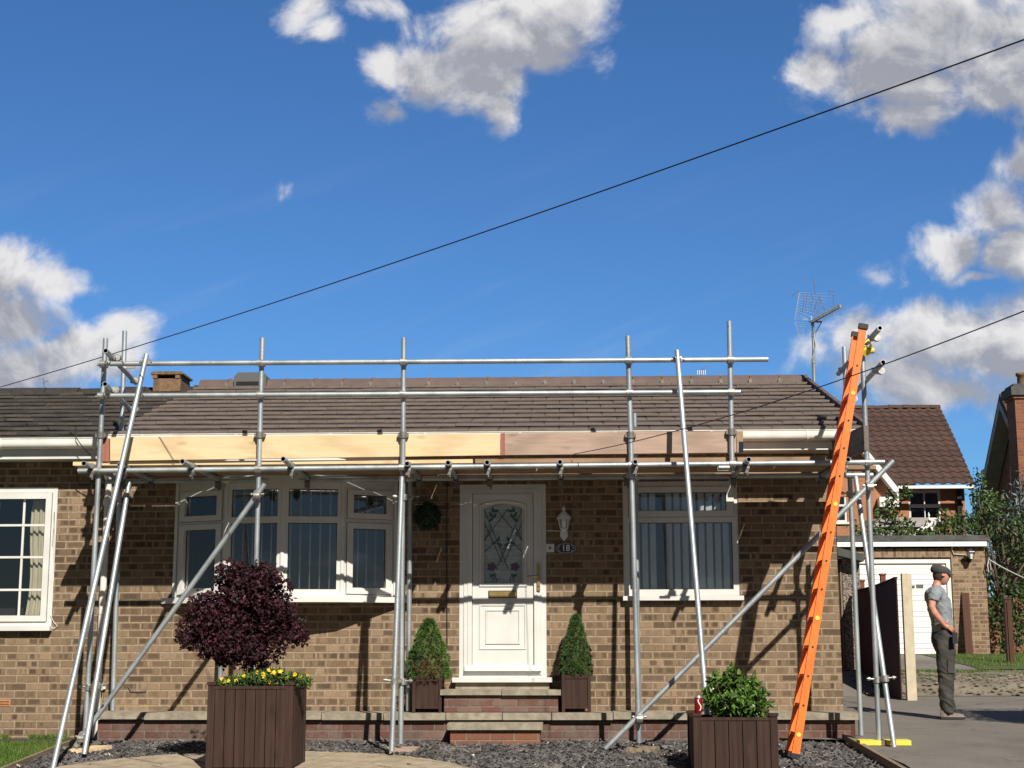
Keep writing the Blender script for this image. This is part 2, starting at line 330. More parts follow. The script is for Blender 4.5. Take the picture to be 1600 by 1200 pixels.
# ------------------------------------------------------------------ mesh and scene helpers
class MB:
    def __init__(s): s.v = []; s.f = []; s.m = []; s.sm = []
    def add(s, vs, fs, mi=0, smooth=False):
        o = len(s.v); s.v += [tuple(q) for q in vs]; s.f += [tuple(i+o for i in f) for f in fs]
        s.m += [mi]*len(fs); s.sm += [smooth]*len(fs); return s
    def box(s, x0, x1, y0, y1, z0, z1, mi=0):
        return s.add([(x0,y0,z0),(x1,y0,z0),(x1,y1,z0),(x0,y1,z0),(x0,y0,z1),(x1,y0,z1),(x1,y1,z1),(x0,y1,z1)],
                     [(0,3,2,1),(4,5,6,7),(0,1,5,4),(1,2,6,5),(2,3,7,6),(3,0,4,7)], mi)
    def obox(s, o, a, b, c, mi=0):       # corner o, edge vectors a b c
        o, a, b, c = map(Vector, (o, a, b, c)); vs = [o, o+a, o+a+b, o+b, o+c, o+a+c, o+a+b+c, o+b+c]
        fs = [(0,3,2,1),(4,5,6,7),(0,1,5,4),(1,2,6,5),(2,3,7,6),(3,0,4,7)]
        if a.cross(b).dot(c) < 0: fs = [f[::-1] for f in fs]
        return s.add(vs, fs, mi)
    def bar(s, p0, p1, w, h, mi=0, upv=(0, 0, 1)):
        p0, p1 = Vector(p0), Vector(p1); d = p1-p0; x = d.cross(Vector(upv))
        if x.length < 1e-6: x = d.cross(Vector((0, 1, 0)))
        x.normalize(); z = x.cross(d).normalized(); return s.obox(p0-x*w/2-z*h/2, x*w, z*h, d, mi)
    def tube(s, p0, p1, r, n=14, mi=0, hollow=False, inner=1, r1=None, caps=True):
        p0, p1 = Vector(p0), Vector(p1); d = (p1-p0).normalized(); r1 = r if r1 is None else r1
        a = d.orthogonal().normalized(); b = d.cross(a); ring = lambda c, q: [c+(a*math.cos(2*math.pi*i/n)+b*math.sin(2*math.pi*i/n))*q for i in range(n)]
        s.add(ring(p0, r)+ring(p1, r1), [(i, (i+1) % n, n+(i+1) % n, n+i) for i in range(n)], mi, True)
        if hollow:
            ri = r*.80
            for c, dd_ in ((p0, d), (p1, -d)):
                s.add(ring(c, r)+ring(c, ri), [(i, (i+1) % n, n+(i+1) % n, n+i) if dd_ != d else (n+i, n+(i+1) % n, (i+1) % n, i) for i in range(n)], mi)
                s.add(ring(c, ri)+ring(c+dd_*.10, ri)+[c+dd_*.10], [(i, (i+1) % n, n+(i+1) % n, n+i) for i in range(n)]+[(n+i, n+(i+1) % n, 2*n) for i in range(n)], inner, True)
        elif caps:
            s.add(ring(p0, r), [tuple(range(n))[::-1]], mi); s.add(ring(p1, r1), [tuple(range(n))], mi)
        return s
    def path(s, pts, r, n=6, mi=0):
        for a, b in zip(pts[:-1], pts[1:]): s.tube(a, b, r, n, mi, caps=False)
        return s
    def sweep(s, pts, r, n=8, mi=0):     # one continuous smooth pipe
        pts = [Vector(p) for p in pts]; rings = []; a = None
        for i, p in enumerate(pts):
            d = (pts[min(i+1, len(pts)-1)]-pts[max(i-1, 0)]).normalized()
            a = d.orthogonal().normalized() if a is None else (a-d*a.dot(d)).normalized(); b = d.cross(a)
            rr = r[i] if isinstance(r, (list, tuple)) else r
            rings += [p+(a*math.cos(2*math.pi*k/n)+b*math.sin(2*math.pi*k/n))*rr for k in range(n)]
        fs = [(j*n+k, j*n+(k+1) % n, (j+1)*n+(k+1) % n, (j+1)*n+k) for j in range(len(pts)-1) for k in range(n)]
        fs += [tuple(range(n))[::-1], tuple((len(pts)-1)*n+k for k in range(n))]
        return s.add(rings, fs, mi, True)
    def lathe(s, prof, c=(0, 0, 0), n=16, mi=0, smooth=True, sy=1.):
        vs = []; c = Vector(c)
        for (r, z) in prof: vs += [c+Vector((r*math.cos(2*math.pi*i/n), sy*r*math.sin(2*math.pi*i/n), z)) for i in range(n)]
        fs = [(j*n+i, j*n+(i+1) % n, (j+1)*n+(i+1) % n, (j+1)*n+i) for j in range(len(prof)-1) for i in range(n)]
        return s.add(vs, fs, mi, smooth)
    def prism(s, poly, y0, y1, mi=0):    # polygon in x,z extruded along y
        n = len(poly); vs = [(x, y0, z) for x, z in poly]+[(x, y1, z) for x, z in poly]
        return s.add(vs, [tuple(range(n)), tuple(range(n, 2*n))[::-1]]+[((i+1) % n, i, n+i, n+(i+1) % n) for i in range(n)], mi)
    def slab(s, xs, zs, y0, y1, holes, T=None, mi=0):   # slab in x,z with rectangular holes
        X = sorted(set(list(xs)+[h[i] for h in holes for i in (0, 1)])); Z = sorted(set(list(zs)+[h[i] for h in holes for i in (2, 3)]))
        X = [x for x in X if xs[0]-1e-9 <= x <= xs[1]+1e-9]; Z = [z for z in Z if zs[0]-1e-9 <= z <= zs[1]+1e-9]
        def solid(i, j):
            if i < 0 or j < 0 or i >= len(X)-1 or j >= len(Z)-1: return False
            cx, cz = (X[i]+X[i+1])/2, (Z[j]+Z[j+1])/2
            return not any(h[0] < cx < h[1] and h[2] < cz < h[3] for h in holes)
        T = T or (lambda x, y, z: (x, y, z))
        for i in range(len(X)-1):
            for j in range(len(Z)-1):
                if not solid(i, j): continue
                a, b, c, d = X[i], X[i+1], Z[j], Z[j+1]
                q = [T(a, y0, c), T(b, y0, c), T(b, y0, d), T(a, y0, d), T(a, y1, c), T(b, y1, c), T(b, y1, d), T(a, y1, d)]
                fs = [(0, 1, 2, 3), (7, 6, 5, 4)]
                if not solid(i-1, j): fs.append((0, 3, 7, 4))
                if not solid(i+1, j): fs.append((1, 5, 6, 2))
                if not solid(i, j-1): fs.append((0, 4, 5, 1))
                if not solid(i, j+1): fs.append((3, 2, 6, 7))
                s.add(q, fs, mi)
        return s
    def build(s, name, mats, parent=None, origin=None):
        if isinstance(mats, str): mats = [mats]
        if origin is None: origin = tuple(parent['_o']) if parent is not None else (0, 0, 0)
        ox, oy, oz = origin; me = bpy.data.meshes.new(name)
        me.from_pydata([(x-ox, y-oy, z-oz) for x, y, z in s.v], [], s.f)
        for k in mats: me.materials.append(M[k])
        me.polygons.foreach_set('material_index', s.m); me.polygons.foreach_set('use_smooth', s.sm); me.update()
        o = bpy.data.objects.new(name, me); C.objects.link(o); o['_o'] = list(origin)
        if parent is not None: o.parent = parent
        else: o.location = origin
        ALL.append(o); return o
ALL = []
def tag(o, label, cat, group=None, kind=None):
    if label: o['label'] = label
    if cat: o['category'] = cat
    if group: o['group'] = group
    if kind: o['kind'] = kind
    return o
def thing(name, label, cat, loc=(0, 0, 0), group=None):
    o = bpy.data.objects.new(name, None); C.objects.link(o); o.location = loc; o['_o'] = list(loc); o.empty_display_size = .1
    ALL.append(o); return tag(o, label, cat, group)
def kids(o): return [c for c in ALL if c.parent == o]
def copy_tree(o, loc=None, parent=None):
    c = o.copy(); C.objects.link(c)
    if parent is not None: c.parent = parent
    if loc is not None: c.location = loc
    for k in kids(o): copy_tree(k, None, c)
    ALL.append(c); return c
def struct(o): o['kind'] = 'structure'; return o
# ------------------------------------------------------------------ ground
def g(Y):                             # height of the ground along the plot
    pts = [(-60, -.78), (-13, -.70), (-6, -.30), (-.5, 0), (2.9, .095), (7, .25), (7.6, .42), (9.5, .62), (13.3, .83), (60, .84), (2000, .84)]
    if Y <= pts[0][0]: return pts[0][1]
    for (a, za), (b, zb) in zip(pts[:-1], pts[1:]):
        if Y <= b: return za+(zb-za)*(Y-a)/(b-a)
    return pts[-1][1]
YS = [-60, -13, -6, -4, -3, -2.5, -2, -1.5, -1, -.5, 0, 1, 2, 2.9, 4, 5, 6, 7, 7.6, 9.5, 13.3, 60, 2000]
def gd(Y):                            # the driveway stands a little higher than the slate bed
    if Y < -12: return g(Y)
    if Y < -3: return -.70+.68*(Y+12)/9
    if Y < -.5: return -.02+.075*(Y+3)/2.5
    if Y < 2.9: return .055+.04*(Y+.5)/3.4
    return g(Y)
def sheet(name, x0, x1, y0, y1, lift, mat_, label=None, n=1, edge=None, gf=None):
    gf = gf or g
    ys = sorted(set([y0, y1]+[y for y in YS if y0 < y < y1])); mb = MB(); vs = []; fs = []
    if edge: 
        yy = []
        for a, b in zip(ys[:-1], ys[1:]):
            k = max(1, int((b-a)/.25)); yy += [a+(b-a)*i/k for i in range(k)]
        ys = yy+[ys[-1]]
    for y in ys:
        a, b = (x0, x1) if not edge else edge(y)
        for i in range(n+1): vs.append((a+(b-a)*i/n, y, gf(y)+lift))
    for j in range(len(ys)-1):
        for i in range(n): k = j*(n+1)+i; fs.append((k, k+1, k+n+2, k+n+1))
    mb.add(vs, fs); return struct(mb.build(name, mat_))
sheet('ground', -1500, 1500, -60, 2000, -.012, 'soil')
EA, EB = gp_hit(1323, 1157, lambda y: g(y)+.04), gp_hit(1394, 1200, lambda y: g(y)+.04); print('edge', EA, EB); ESL = (EB.x-EA.x)/(EA.y-EB.y); XB = EA.x              # timber edging, where the gravel ends and the drive begins
def drive_edge(y):
    if y < -.5: return (XB+.02+(-.62-y)*ESL, 9.5)
    return (2.0, 9.5)
sheet('driveway', 0, 0, -12, 7.0, 0.0, 'tarmac', edge=drive_edge, gf=gd)
sheet('road', -60, 60, -24, -12, .0, 'tarmac')
sheet('verge', 4.72, 14, 7.0, 9.2, .006, 'verge', n=8); sheet('side_path', 1.5, 4.72, 7.0, 9.2, .0, 'tarmac')
sheet('old_yard', 1.0, 6.45, 9.2, 13.5, .012, 'tarmac')
sheet('garden_path', -60, 1.0, 7, 60, .0, 'grass_soil')
XL0, XL1 = -30., P(112, 1150, -.7).x
sheet('slate_bed', 0, 0, -5.5, -.45, .004, 'soil', edge=lambda y: (-4.9, XB+max(0, (-.62-y)*ESL)))
def lawn_edge(y): return (-30, -4.75+max(0, -1.1-y)*.05)
sheet('lawn', 0, 0, -5.5, -.62, .010, 'grass_soil', edge=lawn_edge)
sheet('flower_bed', -30, -4.74, -.62, .0, .012, 'soil')
sheet('side_lawn', 6.45, 20, 9.2, 13.5, .022, 'grass_soil'); sheet('far_lawn', -60, 60, 13.5, 60, .03, 'grass_soil')
# round paved circle in the slate bed
def paving():
    mb = MB(); cx = P(400, 1200, -2.7).x; cy = -3.15; n = 64; r = 1.88; rnd = random.Random(3)
    for ring, (ra, rb) in enumerate([(0, .36), (.37, .80), (.81, 1.27), (1.28, r)]):
        k = [6, 12, 18, 24][ring]
        for i in range(k):
            a0, a1 = 2*math.pi*i/k+.01/max(ra, .3), 2*math.pi*(i+1)/k-.01/max(ra, .3); lift = rnd.uniform(.018, .026); m = 5
            vs = [(cx+ra*math.cos(a0+(a1-a0)*t/m), cy+ra*math.sin(a0+(a1-a0)*t/m)) for t in range(m+1)]+[(cx+rb*math.cos(a0+(a1-a0)*t/m)*(1+rnd.uniform(-.004, .004)), cy+rb*math.sin(a0+(a1-a0)*t/m)) for t in range(m, -1, -1)]
            N = len(vs); top = [(x, y, g(y)+lift) for x, y in vs]; bot = [(x, y, g(y)-.03) for x, y in vs]
            mb.add(top+bot, [tuple(range(N))[::-1]]+[(i_, (i_+1) % N, N+(i_+1) % N, N+i_) for i_ in range(N)])
    return cx, cy, r, struct(mb.build('paving_circle', 'paving_stone'))
PCX, PCY, PR, _ = paving()
def scatter_chips():
    rnd = random.Random(11); mb = MB(); n = 0
    def chip(x, y, s, mi):
        a = rnd.uniform(0, 6.28); tx = rnd.gauss(0, .35); ty = rnd.gauss(0, .35); l = s*rnd.uniform(.6, 1.5); w = s*rnd.uniform(.4, .8); h = s*rnd.uniform(.12, .3)
        ex = Vector((math.cos(a), math.sin(a), tx))*l; ey = Vector((-math.sin(a), math.cos(a), ty))*w; ez = Vector((-tx*.7, -ty*.7, 1))*h
        o = Vector((x, y, g(y)+rnd.uniform(.0, .028)))-ex/2-ey/2
        k = rnd.uniform(.2, .8); vs = [o, o+ex, o+ex*k+ey, o+ez, o+ez+ex, o+ez+ex*k+ey]
        mb.add(vs, [(3, 4, 5), (0, 1, 4, 3), (1, 2, 5, 4), (2, 0, 3, 5)], mi)
    while n < 30000:
        y = -.5-rnd.random()**1.15*2.9; x = rnd.uniform(-4.75, XB-.02+max(0, (-.62-y)*ESL))
        if x < lawn_edge(y)[1]+.04: continue
        if (x-PCX)**2+(y-PCY)**2 < (PR-.02)**2 and rnd.random() > .006: continue
        chip(x, y, rnd.uniform(.016, .05), 1 if rnd.random() < .004 else 0); n += 1
    return tag(mb.build('slate_chippings', ['slate_chip', 'pale_chip']), 'dark grey slate chippings covering the front bed round the paved circle', 'chippings', kind='stuff')
scatter_chips()
def grass(name, spots, label, h=.05):
    rnd = random.Random(5); mb = MB()
    for (n, fx, fy, ok) in spots:
        for _ in range(n):
            x, y = fx(rnd), fy(rnd)
            if not ok(x, y): continue
            a = rnd.uniform(0, 6.28); hh = h*rnd.uniform(.5, 1.4); w = .005; b = Vector((x, y, g(y)+.012)); d = Vector((math.cos(a), math.sin(a), 0)); t = b+Vector((rnd.gauss(0, .35)*hh, rnd.gauss(0, .35)*hh, hh))
            mb.add([b-d*w, b+d*w, t], [(0, 1, 2)])
    return tag(mb.build(name, 'grass_blade'), label, 'grass', kind='stuff')
grass('grass', [(26000, lambda r: r.uniform(-6.0, -4.65), lambda r: -.65-2.2*r.random(), lambda x, y: x < lawn_edge(y)[1]-.02)], 'short mown green grass of the front lawn', .04)
grass('rough_grass', [(3500, lambda r: r.gauss(6.0, 1.0), lambda r: r.uniform(8.3, 9.1), lambda x, y: x > 4.9 and mnoise.noise(Vector((x*1.6, y*2.5, 0))) > 0),
                      (9000, lambda r: r.uniform(6.5, 9), lambda r: r.uniform(9.6, 13), lambda x, y: True)], 'rough grass on the bank and side lawn by the brown post', .045)
grass('weeds', [(2500, lambda r: r.uniform(XL1-2.4, XL1-.25), lambda r: r.uniform(-.10, -.02), lambda x, y: mnoise.noise(Vector((x*3, 0, 0))) > -.25)], 'low weeds growing along the foot of the wall', .045)
def stones():
    rnd = random.Random(9); mb = MB()
    for _ in range(500):
        x = rnd.uniform(4.2, 7.6); y = rnd.uniform(7.0, 8.6); s = rnd.uniform(.01, .05)
        c = Vector((x, y, g(y)+.03)); mb.lathe([(s*.2, -s*.2), (s, 0), (s*.7, s*.35), (.001, s*.42)], c, 6, 0, False, rnd.uniform(.5, 1))
    return tag(mb.build('rubble', 'verge'), 'loose rubble and broken edge where the drive meets the bank', 'rubble', kind='stuff')
stones()
def edging(name, pts, w, h, label):
    mb = MB()
    for (a, b) in zip(pts[:-1], pts[1:]):
        p0, p1 = Vector((a[0], a[1], g(a[1])+.01)), Vector((b[0], b[1], g(b[1])+.01)); d = p1-p0; side = Vector((d.y, -d.x, 0)).normalized()*w
        mb.obox(p0-side/2-Vector((0, 0, .08)), side, d*.995, Vector((0, 0, h+.08)))
    return tag(mb.build(name, 'timber_edging'), label, 'edging')
edging('timber_edging', [(XB+.0, -.56), (XB+ESL*1.4, -2.02), (XB+ESL*2.9, -3.52), (XB+ESL*5, -5.62)], .05, .09, 'straight timber edging board between the slate bed and the driveway')
le = [(-4.73, -.55), (-4.74, -1.1), (-4.705, -1.8), (-4.67, -2.5), (-4.6, -3.9), (-4.5, -5.6)]
edging('timber_edging', le, .03, .055, 'curved timber edging between the lawn and the slate bed')

# ------------------------------------------------------------------ the bungalow
XP = P(170, 900, 0).x                  # party line
XG = P(1318, 1108, 0).x                # right gable wall
ZE = P(800, 706, -.32).z               # bottom of fascia = soffit
ZEt = P(800, 673, -.40).z-.045              # eaves edge of tiles
PIT = R(17.2); YR = 3.25
ZR = ZEt+(YR+.42)*math.tan(PIT)
bung = thing('bungalow', 'brick bungalow with a white front door and bow window behind the scaffold', 'bungalow', (XP, 0, 0))
def W4(u0, u1, v0, v1, Y=0):           # photo rectangle -> x0,x1,z0,z1 on plane Y
    um, vm_ = (u0+u1)/2, (v0+v1)/2
    return P(u0, vm_, Y).x, P(u1, vm_, Y).x, P(um, v1, Y).z, P(um, v0, Y).z
bay = W4(276, 618, 757, 936); win = W4(973.5, 1154, 752, 932); dor = W4(718, 853.5, 757, 1059)
print('bay', bay, 'win', win, 'dor', dor, 'XP', XP, 'XG', XG, 'ZE', ZE, 'ZEt', ZEt, 'ZR', ZR)
w = MB().slab((XP+.002, XG), (-.3, ZE+.02), 0, .28, [bay, win, dor])
w.obox((XG-.28, .28, -.3), (.28, 0, 0), (0, 6.4, 0), (0, 0, ZE+.32))
# gable triangle, at the right end
gz0 = ZE+.02
w.add([(XG, 0, gz0), (XG, 6.68, gz0), (XG, YR, ZR-.12), (XG-.28, 0, gz0), (XG-.28, 6.68, gz0), (XG-.28, YR, ZR-.12)], [(0, 1, 2), (5, 4, 3), (0, 2, 5, 3), (2, 1, 4, 5)])
w.build('wall', 'buff_brick', bung)
MB().box(XP, XG, 6.4, 6.66, -.3, ZE).build('rear_wall', 'buff_brick', bung)
def tile_roof(x0, x1, y0, z0, yr, rows, mat_, parent, wid=.30, th=.042, jit=.0011, seed=1, name='roof', edge='tile_edge'):
    rnd = random.Random(seed); mb = MB(); L = (yr-y0)/math.cos(PIT)/rows; ds = Vector((0, math.cos(PIT), math.sin(PIT))); dn = Vector((0, -math.sin(PIT), math.cos(PIT)))
    mb.obox((x0, y0+.03, z0-.03), (x1-x0, 0, 0), ds*(L*rows-.05), dn*.012, 1)
    nt = int(round((x1-x0)/wid)); wd = (x1-x0)/nt
    for r_ in range(rows):
        off = (.5 if r_ % 2 else 0)*wd; rowj = rnd.gauss(0, jit*.6)
        i = 0; x = x0-off*0
        edges = [x0]+[x0+off+wd*k for k in range(0 if off else 1, nt)]+[x1]
        for a, b in zip(edges[:-1], edges[1:]):
            if b-a < .03: continue
            j = rnd.gauss(0, jit)+rowj; j2 = rnd.gauss(0, jit)
            o = Vector((a+.002, y0, z0))+ds*(L*r_+rnd.gauss(0, .003))+dn*(.020+j)
            # tile: front butt with a bullnose, two shallow rolls, back tucked under the next course
            wv = b-a-.004; prof = [(0, -.004), (.03, 0), (.5, .001), (.97, 0), (1, -.006)]
            vs = []
            for (px, pz) in prof: 
                base = o+Vector((wv*px, 0, 0))
                dz_ = pz+(j2-j)*px
                vs += [base+dn*(th*.45+dz_*.5), base+dn*(th*.94+dz_), base+ds*.007+dn*(th+dz_), base+ds*(L+.03)+dn*(dz_+th-.034)]
            fs = []
            for k in range(len(prof)-1):
                for e in (2,): fs.append((k*4+e, (k+1)*4+e, (k+1)*4+e+1, k*4+e+1))
            fs.append((0, 1, 2, 3)); K = (len(prof)-1)*4; fs.append((K+3, K+2, K+1, K)); fs += [(k*4, k*4+3, (k+1)*4+3, (k+1)*4) for k in range(len(prof)-1)]; mb.add(vs, fs); mb.add(vs, [(k*4+e, (k+1)*4+e, (k+1)*4+e+1, k*4+e+1) for k in range(len(prof)-1) for e in (0, 1)], 2)
            # underside lip, so that the butt reads thick
    return mb.build(name, [mat_, 'dark_steel', edge], parent)
XV = P(1349, 673, -.40).x
XLv = P(172, 676, -.40).x
tile_roof(XLv, XV, -.42, ZEt, YR, 12, 'brown_tile', bung, seed=4)
bs = MB(); bs.obox((XP, 6.9, ZEt-.05), (XV-XP, 0, 0), (0, -(6.9-YR), ZR-ZEt+.05), (0, 0, .05)); bs.build('rear_roof_slope', 'brown_tile', bung)
# verge units down the right end and the ridge
vg = MB(); ds = Vector((0, math.cos(PIT), math.sin(PIT))); dn = Vector((0, -math.sin(PIT), math.cos(PIT))); L = (YR+.42)/math.cos(PIT)/12
for k in range(12): vg.obox(Vector((XV+.001, -.44, ZEt))+ds*(L*k)-dn*.10, (.045, 0, 0), ds*(L+.02), dn*(.185-.0)+Vector((0, 0, 0)))
vg.build('verge_tile', 'ridge_brown', bung)
rd = MB(); xr = XLv+.02; nR = 21; wR = (XV+.04-xr)/nR
for k in range(nR):
    a = xr+wR*k; prof = [(-.15, -.055), (-.13, .012), (-.075, .062), (0, .082), (.075, .062), (.13, .012), (.15, -.055)]
    vs = [(a+.004, YR+y, ZR+.035+z) for y, z in prof]+[(a+wR-.004, YR+y, ZR+.035+z) for y, z in prof]; n = len(prof)
    rd.add(vs, [(i, i+1, n+i+1, n+i)[::-1] for i in range(n-1)]+[tuple(range(n)), tuple(range(n, 2*n))[::-1]], 0)
    if k: rd.box(a-.012, a+.012, YR-.155, YR+.155, ZR-.015, ZR+.052, 1); rd.box(a-.02, a+.02, YR-.172, YR-.150, ZR-.035, ZR+.035, 1); rd.box(a-.015, a+.022, YR-.02, YR+.02, ZR+.10, ZR+.127, 1)
rd.build('ridge_tile', ['ridge_brown', 'dark_steel'], bung)
x0, x1, _, _ = W4(368, 418, 587, 600, YR-.1); zv = P(393, 586, YR).z
rv = MB(); rv.prism([(x0, ZR-.02), (x1, ZR-.02), (x1, zv-.05), (x1-.04, zv), (x0+.05, zv), (x0, zv-.05)], YR-.19, YR+.19, 0)
rv.box(x0+.03, x1-.03, YR-.197, YR-.19, ZR+.01, ZR+.055, 1); rv.build('ridge_vent', ['grey_plastic', 'tube_inside'], bung)
# fascia, soffit, gutter
fb = MB(); fb.box(XP, XV-.05, -.32, -.30, ZE, ZEt+.01); fb.box(XP, XV-.05, -.332, -.32, ZE, ZE+.075); fb.build('fascia', 'old_white_upvc', bung)
MB().box(XP, XV-.05, -.299, -.003, ZE+.004, ZE+.016).build('soffit', 'old_white_upvc', bung)
def gutter(x0, x1, z, parent, ends=True, ytop=-.333):
    mb = MB(); n = 9; yc = ytop-.058; pr = [(yc+.058*math.cos(math.pi+math.pi*i/n), z-.052+.052*math.sin(math.pi+math.pi*i/n)) for i in range(n+1)]
    pr = [(pr[0][0], z)]+pr+[(pr[-1][0], z)]; pi_ = [(yc+(y-yc)*.93, max(zz, z-.098)+(.003 if 0 < i < len(pr)-1 else 0)) for i, (y, zz) in enumerate(pr)]
    m = len(pr); vs = [(x0, y, zz) for y, zz in pr]+[(x1, y, zz) for y, zz in pr]+[(x0, y, zz) for y, zz in pi_]+[(x1, y, zz) for y, zz in pi_]
    mb.add(vs, [(i, i+1, m+i+1, m+i)[::-1] for i in range(m-1)]+[(2*m+i, 2*m+i+1, 3*m+i+1, 3*m+i) for i in range(m-1)], 0, True)
    if ends: 
        for x in (x0, x1): mb.add([(x, y, zz) for y, zz in pr], [tuple(range(m))])
    mb.bar((x0, ytop-.118, z-.003), (x1, ytop-.118, z-.003), .008, .008)
    x = x0+.35
    while x < x1: 
        for i in range(m-1):
            (ya, za), (yb, zb) = pr[i], pr[i+1]; f_ = lambda y, zz: (yc+(y-yc)*1.06, z+(zz-z)*1.07)
            (ya, za), (yb, zb) = f_(ya, za), f_(yb, zb); mb.add([(x, ya, za), (x+.025, ya, za), (x+.025, yb, zb), (x, yb, zb)], [(0, 1, 2, 3)])
        x += .95
    return mb.build('gutter', 'old_white_upvc', parent)
gz = P(1250, 671, -.45).z
gutter(XP+.05, XV+.03, gz, bung)
bz = MB(); bz.obox((XV-.03, -.30, ZE-.0), (.022, 0, 0), (0, YR+.30, ZR-ZEt), (0, 0, .17)); bz.build('bargeboard', 'old_white_upvc', bung)
# white downpipe at the party line
dpx = P(171, 742, -.06).x; dp = MB()
dp.sweep([(dpx+.03, -.36, gz-.10), (dpx+.03, -.35, gz-.22), (dpx, -.09, gz-.42), (dpx, -.075, gz-.50), (dpx-.02, -.075, .15), (dpx-.02, -.075, .02)], .034, 12)
for z in (2.35, 1.25, .5): dp.tube((dpx-.005, -.075, z), (dpx-.005, -.075, z+.07), .040, 12); dp.box(dpx-.06, dpx+.045, -.04, -.001, z+.01, z+.05)
dp.build('downpipe', 'old_white_upvc', bung)

# ---- windows: one white frame, glass panes, blinds and a dark room behind
def frame_T(A, B):
    A, B = Vector(A), Vector(B); s = (B-A); Lh = s.length; s = s/Lh; n = Vector((s.y, -s.x, 0))   # n points out (towards -Y)
    return Lh, (lambda x, y, z: tuple(A+s*x-n*y+Vector((0, 0, z))))
def window(A, B, z0, z1, panes, sashes, depth=.07, gl='glass', parent=None, fmat='white_upvc', beads=True):
    Lh, T = frame_T(A, B); mb = MB(); mb.slab((0, Lh), (z0, z1), -.005, depth, panes, T)
    for s_ in sashes:
        hole = [p for p in panes if p[0] >= s_[0]-1e-6 and p[1] <= s_[1]+1e-6 and p[2] >= s_[2]-1e-6 and p[3] <= s_[3]+1e-6]
        mb.slab((s_[0], s_[1]), (s_[2], s_[3]), -.024, -.0055, hole, T); mb.slab((s_[0]-.004, s_[1]+.004), (s_[2]-.004, s_[3]+.004), -.0075, -.0052, [s_], T, 1)
    for p in panes:                    # dark gasket line round each glass
        mb.slab((p[0], p[1]), (p[2], p[3]), .018, .030, [(p[0]+.006, p[1]-.006, p[2]+.006, p[3]-.006)], T, 1)
    f = mb.build('window_frame', [fmat, 'brown_seal'], parent)
    for p in panes:
        gm = MB(); a = [T(p[0], .024, p[2]), T(p[1], .024, p[2]), T(p[1], .024, p[3]), T(p[0], .024, p[3])]; gm.add(a, [(0, 1, 2, 3)]); gm.build('window_pane', gl, parent)
    return Lh, T
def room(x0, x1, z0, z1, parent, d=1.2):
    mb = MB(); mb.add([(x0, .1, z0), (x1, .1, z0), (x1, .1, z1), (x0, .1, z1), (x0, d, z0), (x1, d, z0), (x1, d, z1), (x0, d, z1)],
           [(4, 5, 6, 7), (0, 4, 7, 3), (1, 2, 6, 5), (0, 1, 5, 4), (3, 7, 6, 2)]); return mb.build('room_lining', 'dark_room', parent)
# right window
def part_empty(name, parent, loc): 
    e = bpy.data.objects.new(name, None); C.objects.link(e); e.parent = parent; e['_o'] = list(loc); e.location = Vector(loc)-Vector(parent['_o']); e.empty_display_size = .1; ALL.append(e); return e
rw = part_empty('window', bung, ((win[0]+win[1])/2, 0, win[2])); rw['label'] = 'white framed window with half open vertical blinds'
def rel(u0, u1, v0, v1, ox, Y): a = W4(u0, u1, v0, v1, Y); return (a[0]-ox, a[1]-ox, a[2], a[3])
A = (win[0], .015, 0); B = (win[1], .015, 0)
top = rel(997.5, 1134.5, 769.5, 798.5, win[0], .02); low = rel(984, 1145, 816.5, 921, win[0], .02)
window(A, B, win[2], win[3], [top, low], [(top[0]-.10, top[1]+.075, top[2]-.06, top[3]+.055)], parent=rw)
sz = P(1060, 938, -.06).z; MB().box(win[0]-.01, win[1]+.03, -.075, .03, sz, win[2]+.004).build('window_sill', 'white_upvc', rw)
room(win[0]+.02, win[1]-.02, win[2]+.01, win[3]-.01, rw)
def blinds(x0, x1, z0, z1, y, parent, pitch=.085, wd=.06, gaps=(), rot=.5, name='blind', seed=1):
    mb = MB(); x = x0+.03; rnd = random.Random(seed)
    while x < x1-.02:
        if not any(a < x < b for a, b in gaps):
            r_ = rot+rnd.uniform(-.12, .12); dx_, dy_ = wd/2*math.cos(r_), wd/2*math.sin(r_); mb.add([(x-dx_, y+dy_, z0), (x+dx_, y-dy_, z0), (x+dx_, y-dy_, z1), (x-dx_, y+dy_, z1)], [(0, 1, 2, 3)])
        x += pitch
    mb.box(x0, x1, y-.02, y+.02, z1, z1+.03); return mb.build(name, 'blind_white', parent)
gx = P(1037, 860, .12).x
blinds(win[0]+.03, win[1]-.03, win[2]+.02, win[3]-.05, .085, rw, .082, .062, ((gx-.03, gx+.03),), .35)
# bow window: four facets bulging out of the wall
bw_ = part_empty('bow_window', bung, ((bay[0]+bay[1])/2, 0, bay[2])); bw_['label'] = 'white bow window of four lights standing out from the wall'
def bx(u, Y): return P(u, 850, Y).x
BP = [(bay[0]+.0, .0), (bx(352, -.25), -.25), (bx(441, -.34), -.34), (bx(535, -.25), -.25), (bay[1], .0)]
zs0, zs1 = bay[2]+.012, bay[3]+.05
vz = lambda v: P(447, v, -.3).z
for k in range(4):
    (xa, ya), (xb, yb) = BP[k], BP[k+1]; Lh = math.hypot(xb-xa, yb-ya)
    if k in (0, 3):
        s0, s1 = .105, Lh-.105
        pt = (s0, s1, vz(803 if k == 0 else 801), vz(772)); pl = (s0, s1, vz(918), vz(825)); e = .062
        panes = [pt, pl]; sashes = [(pt[0]-e, pt[1]+e, pt[2]-.055, pt[3]+.05), (pl[0]-e, pl[1]+e, pl[2]-.06, pl[3]+.055)]
    else:
        s0, s1 = .055, Lh-.055; panes = [(s0, s1, vz(807), vz(764)), (s0, s1, vz(921), vz(817))]; sashes = []
    window((xa, ya, 0), (xb, yb, 0), zs0, zs1, panes, sashes, parent=bw_)
mull = MB()
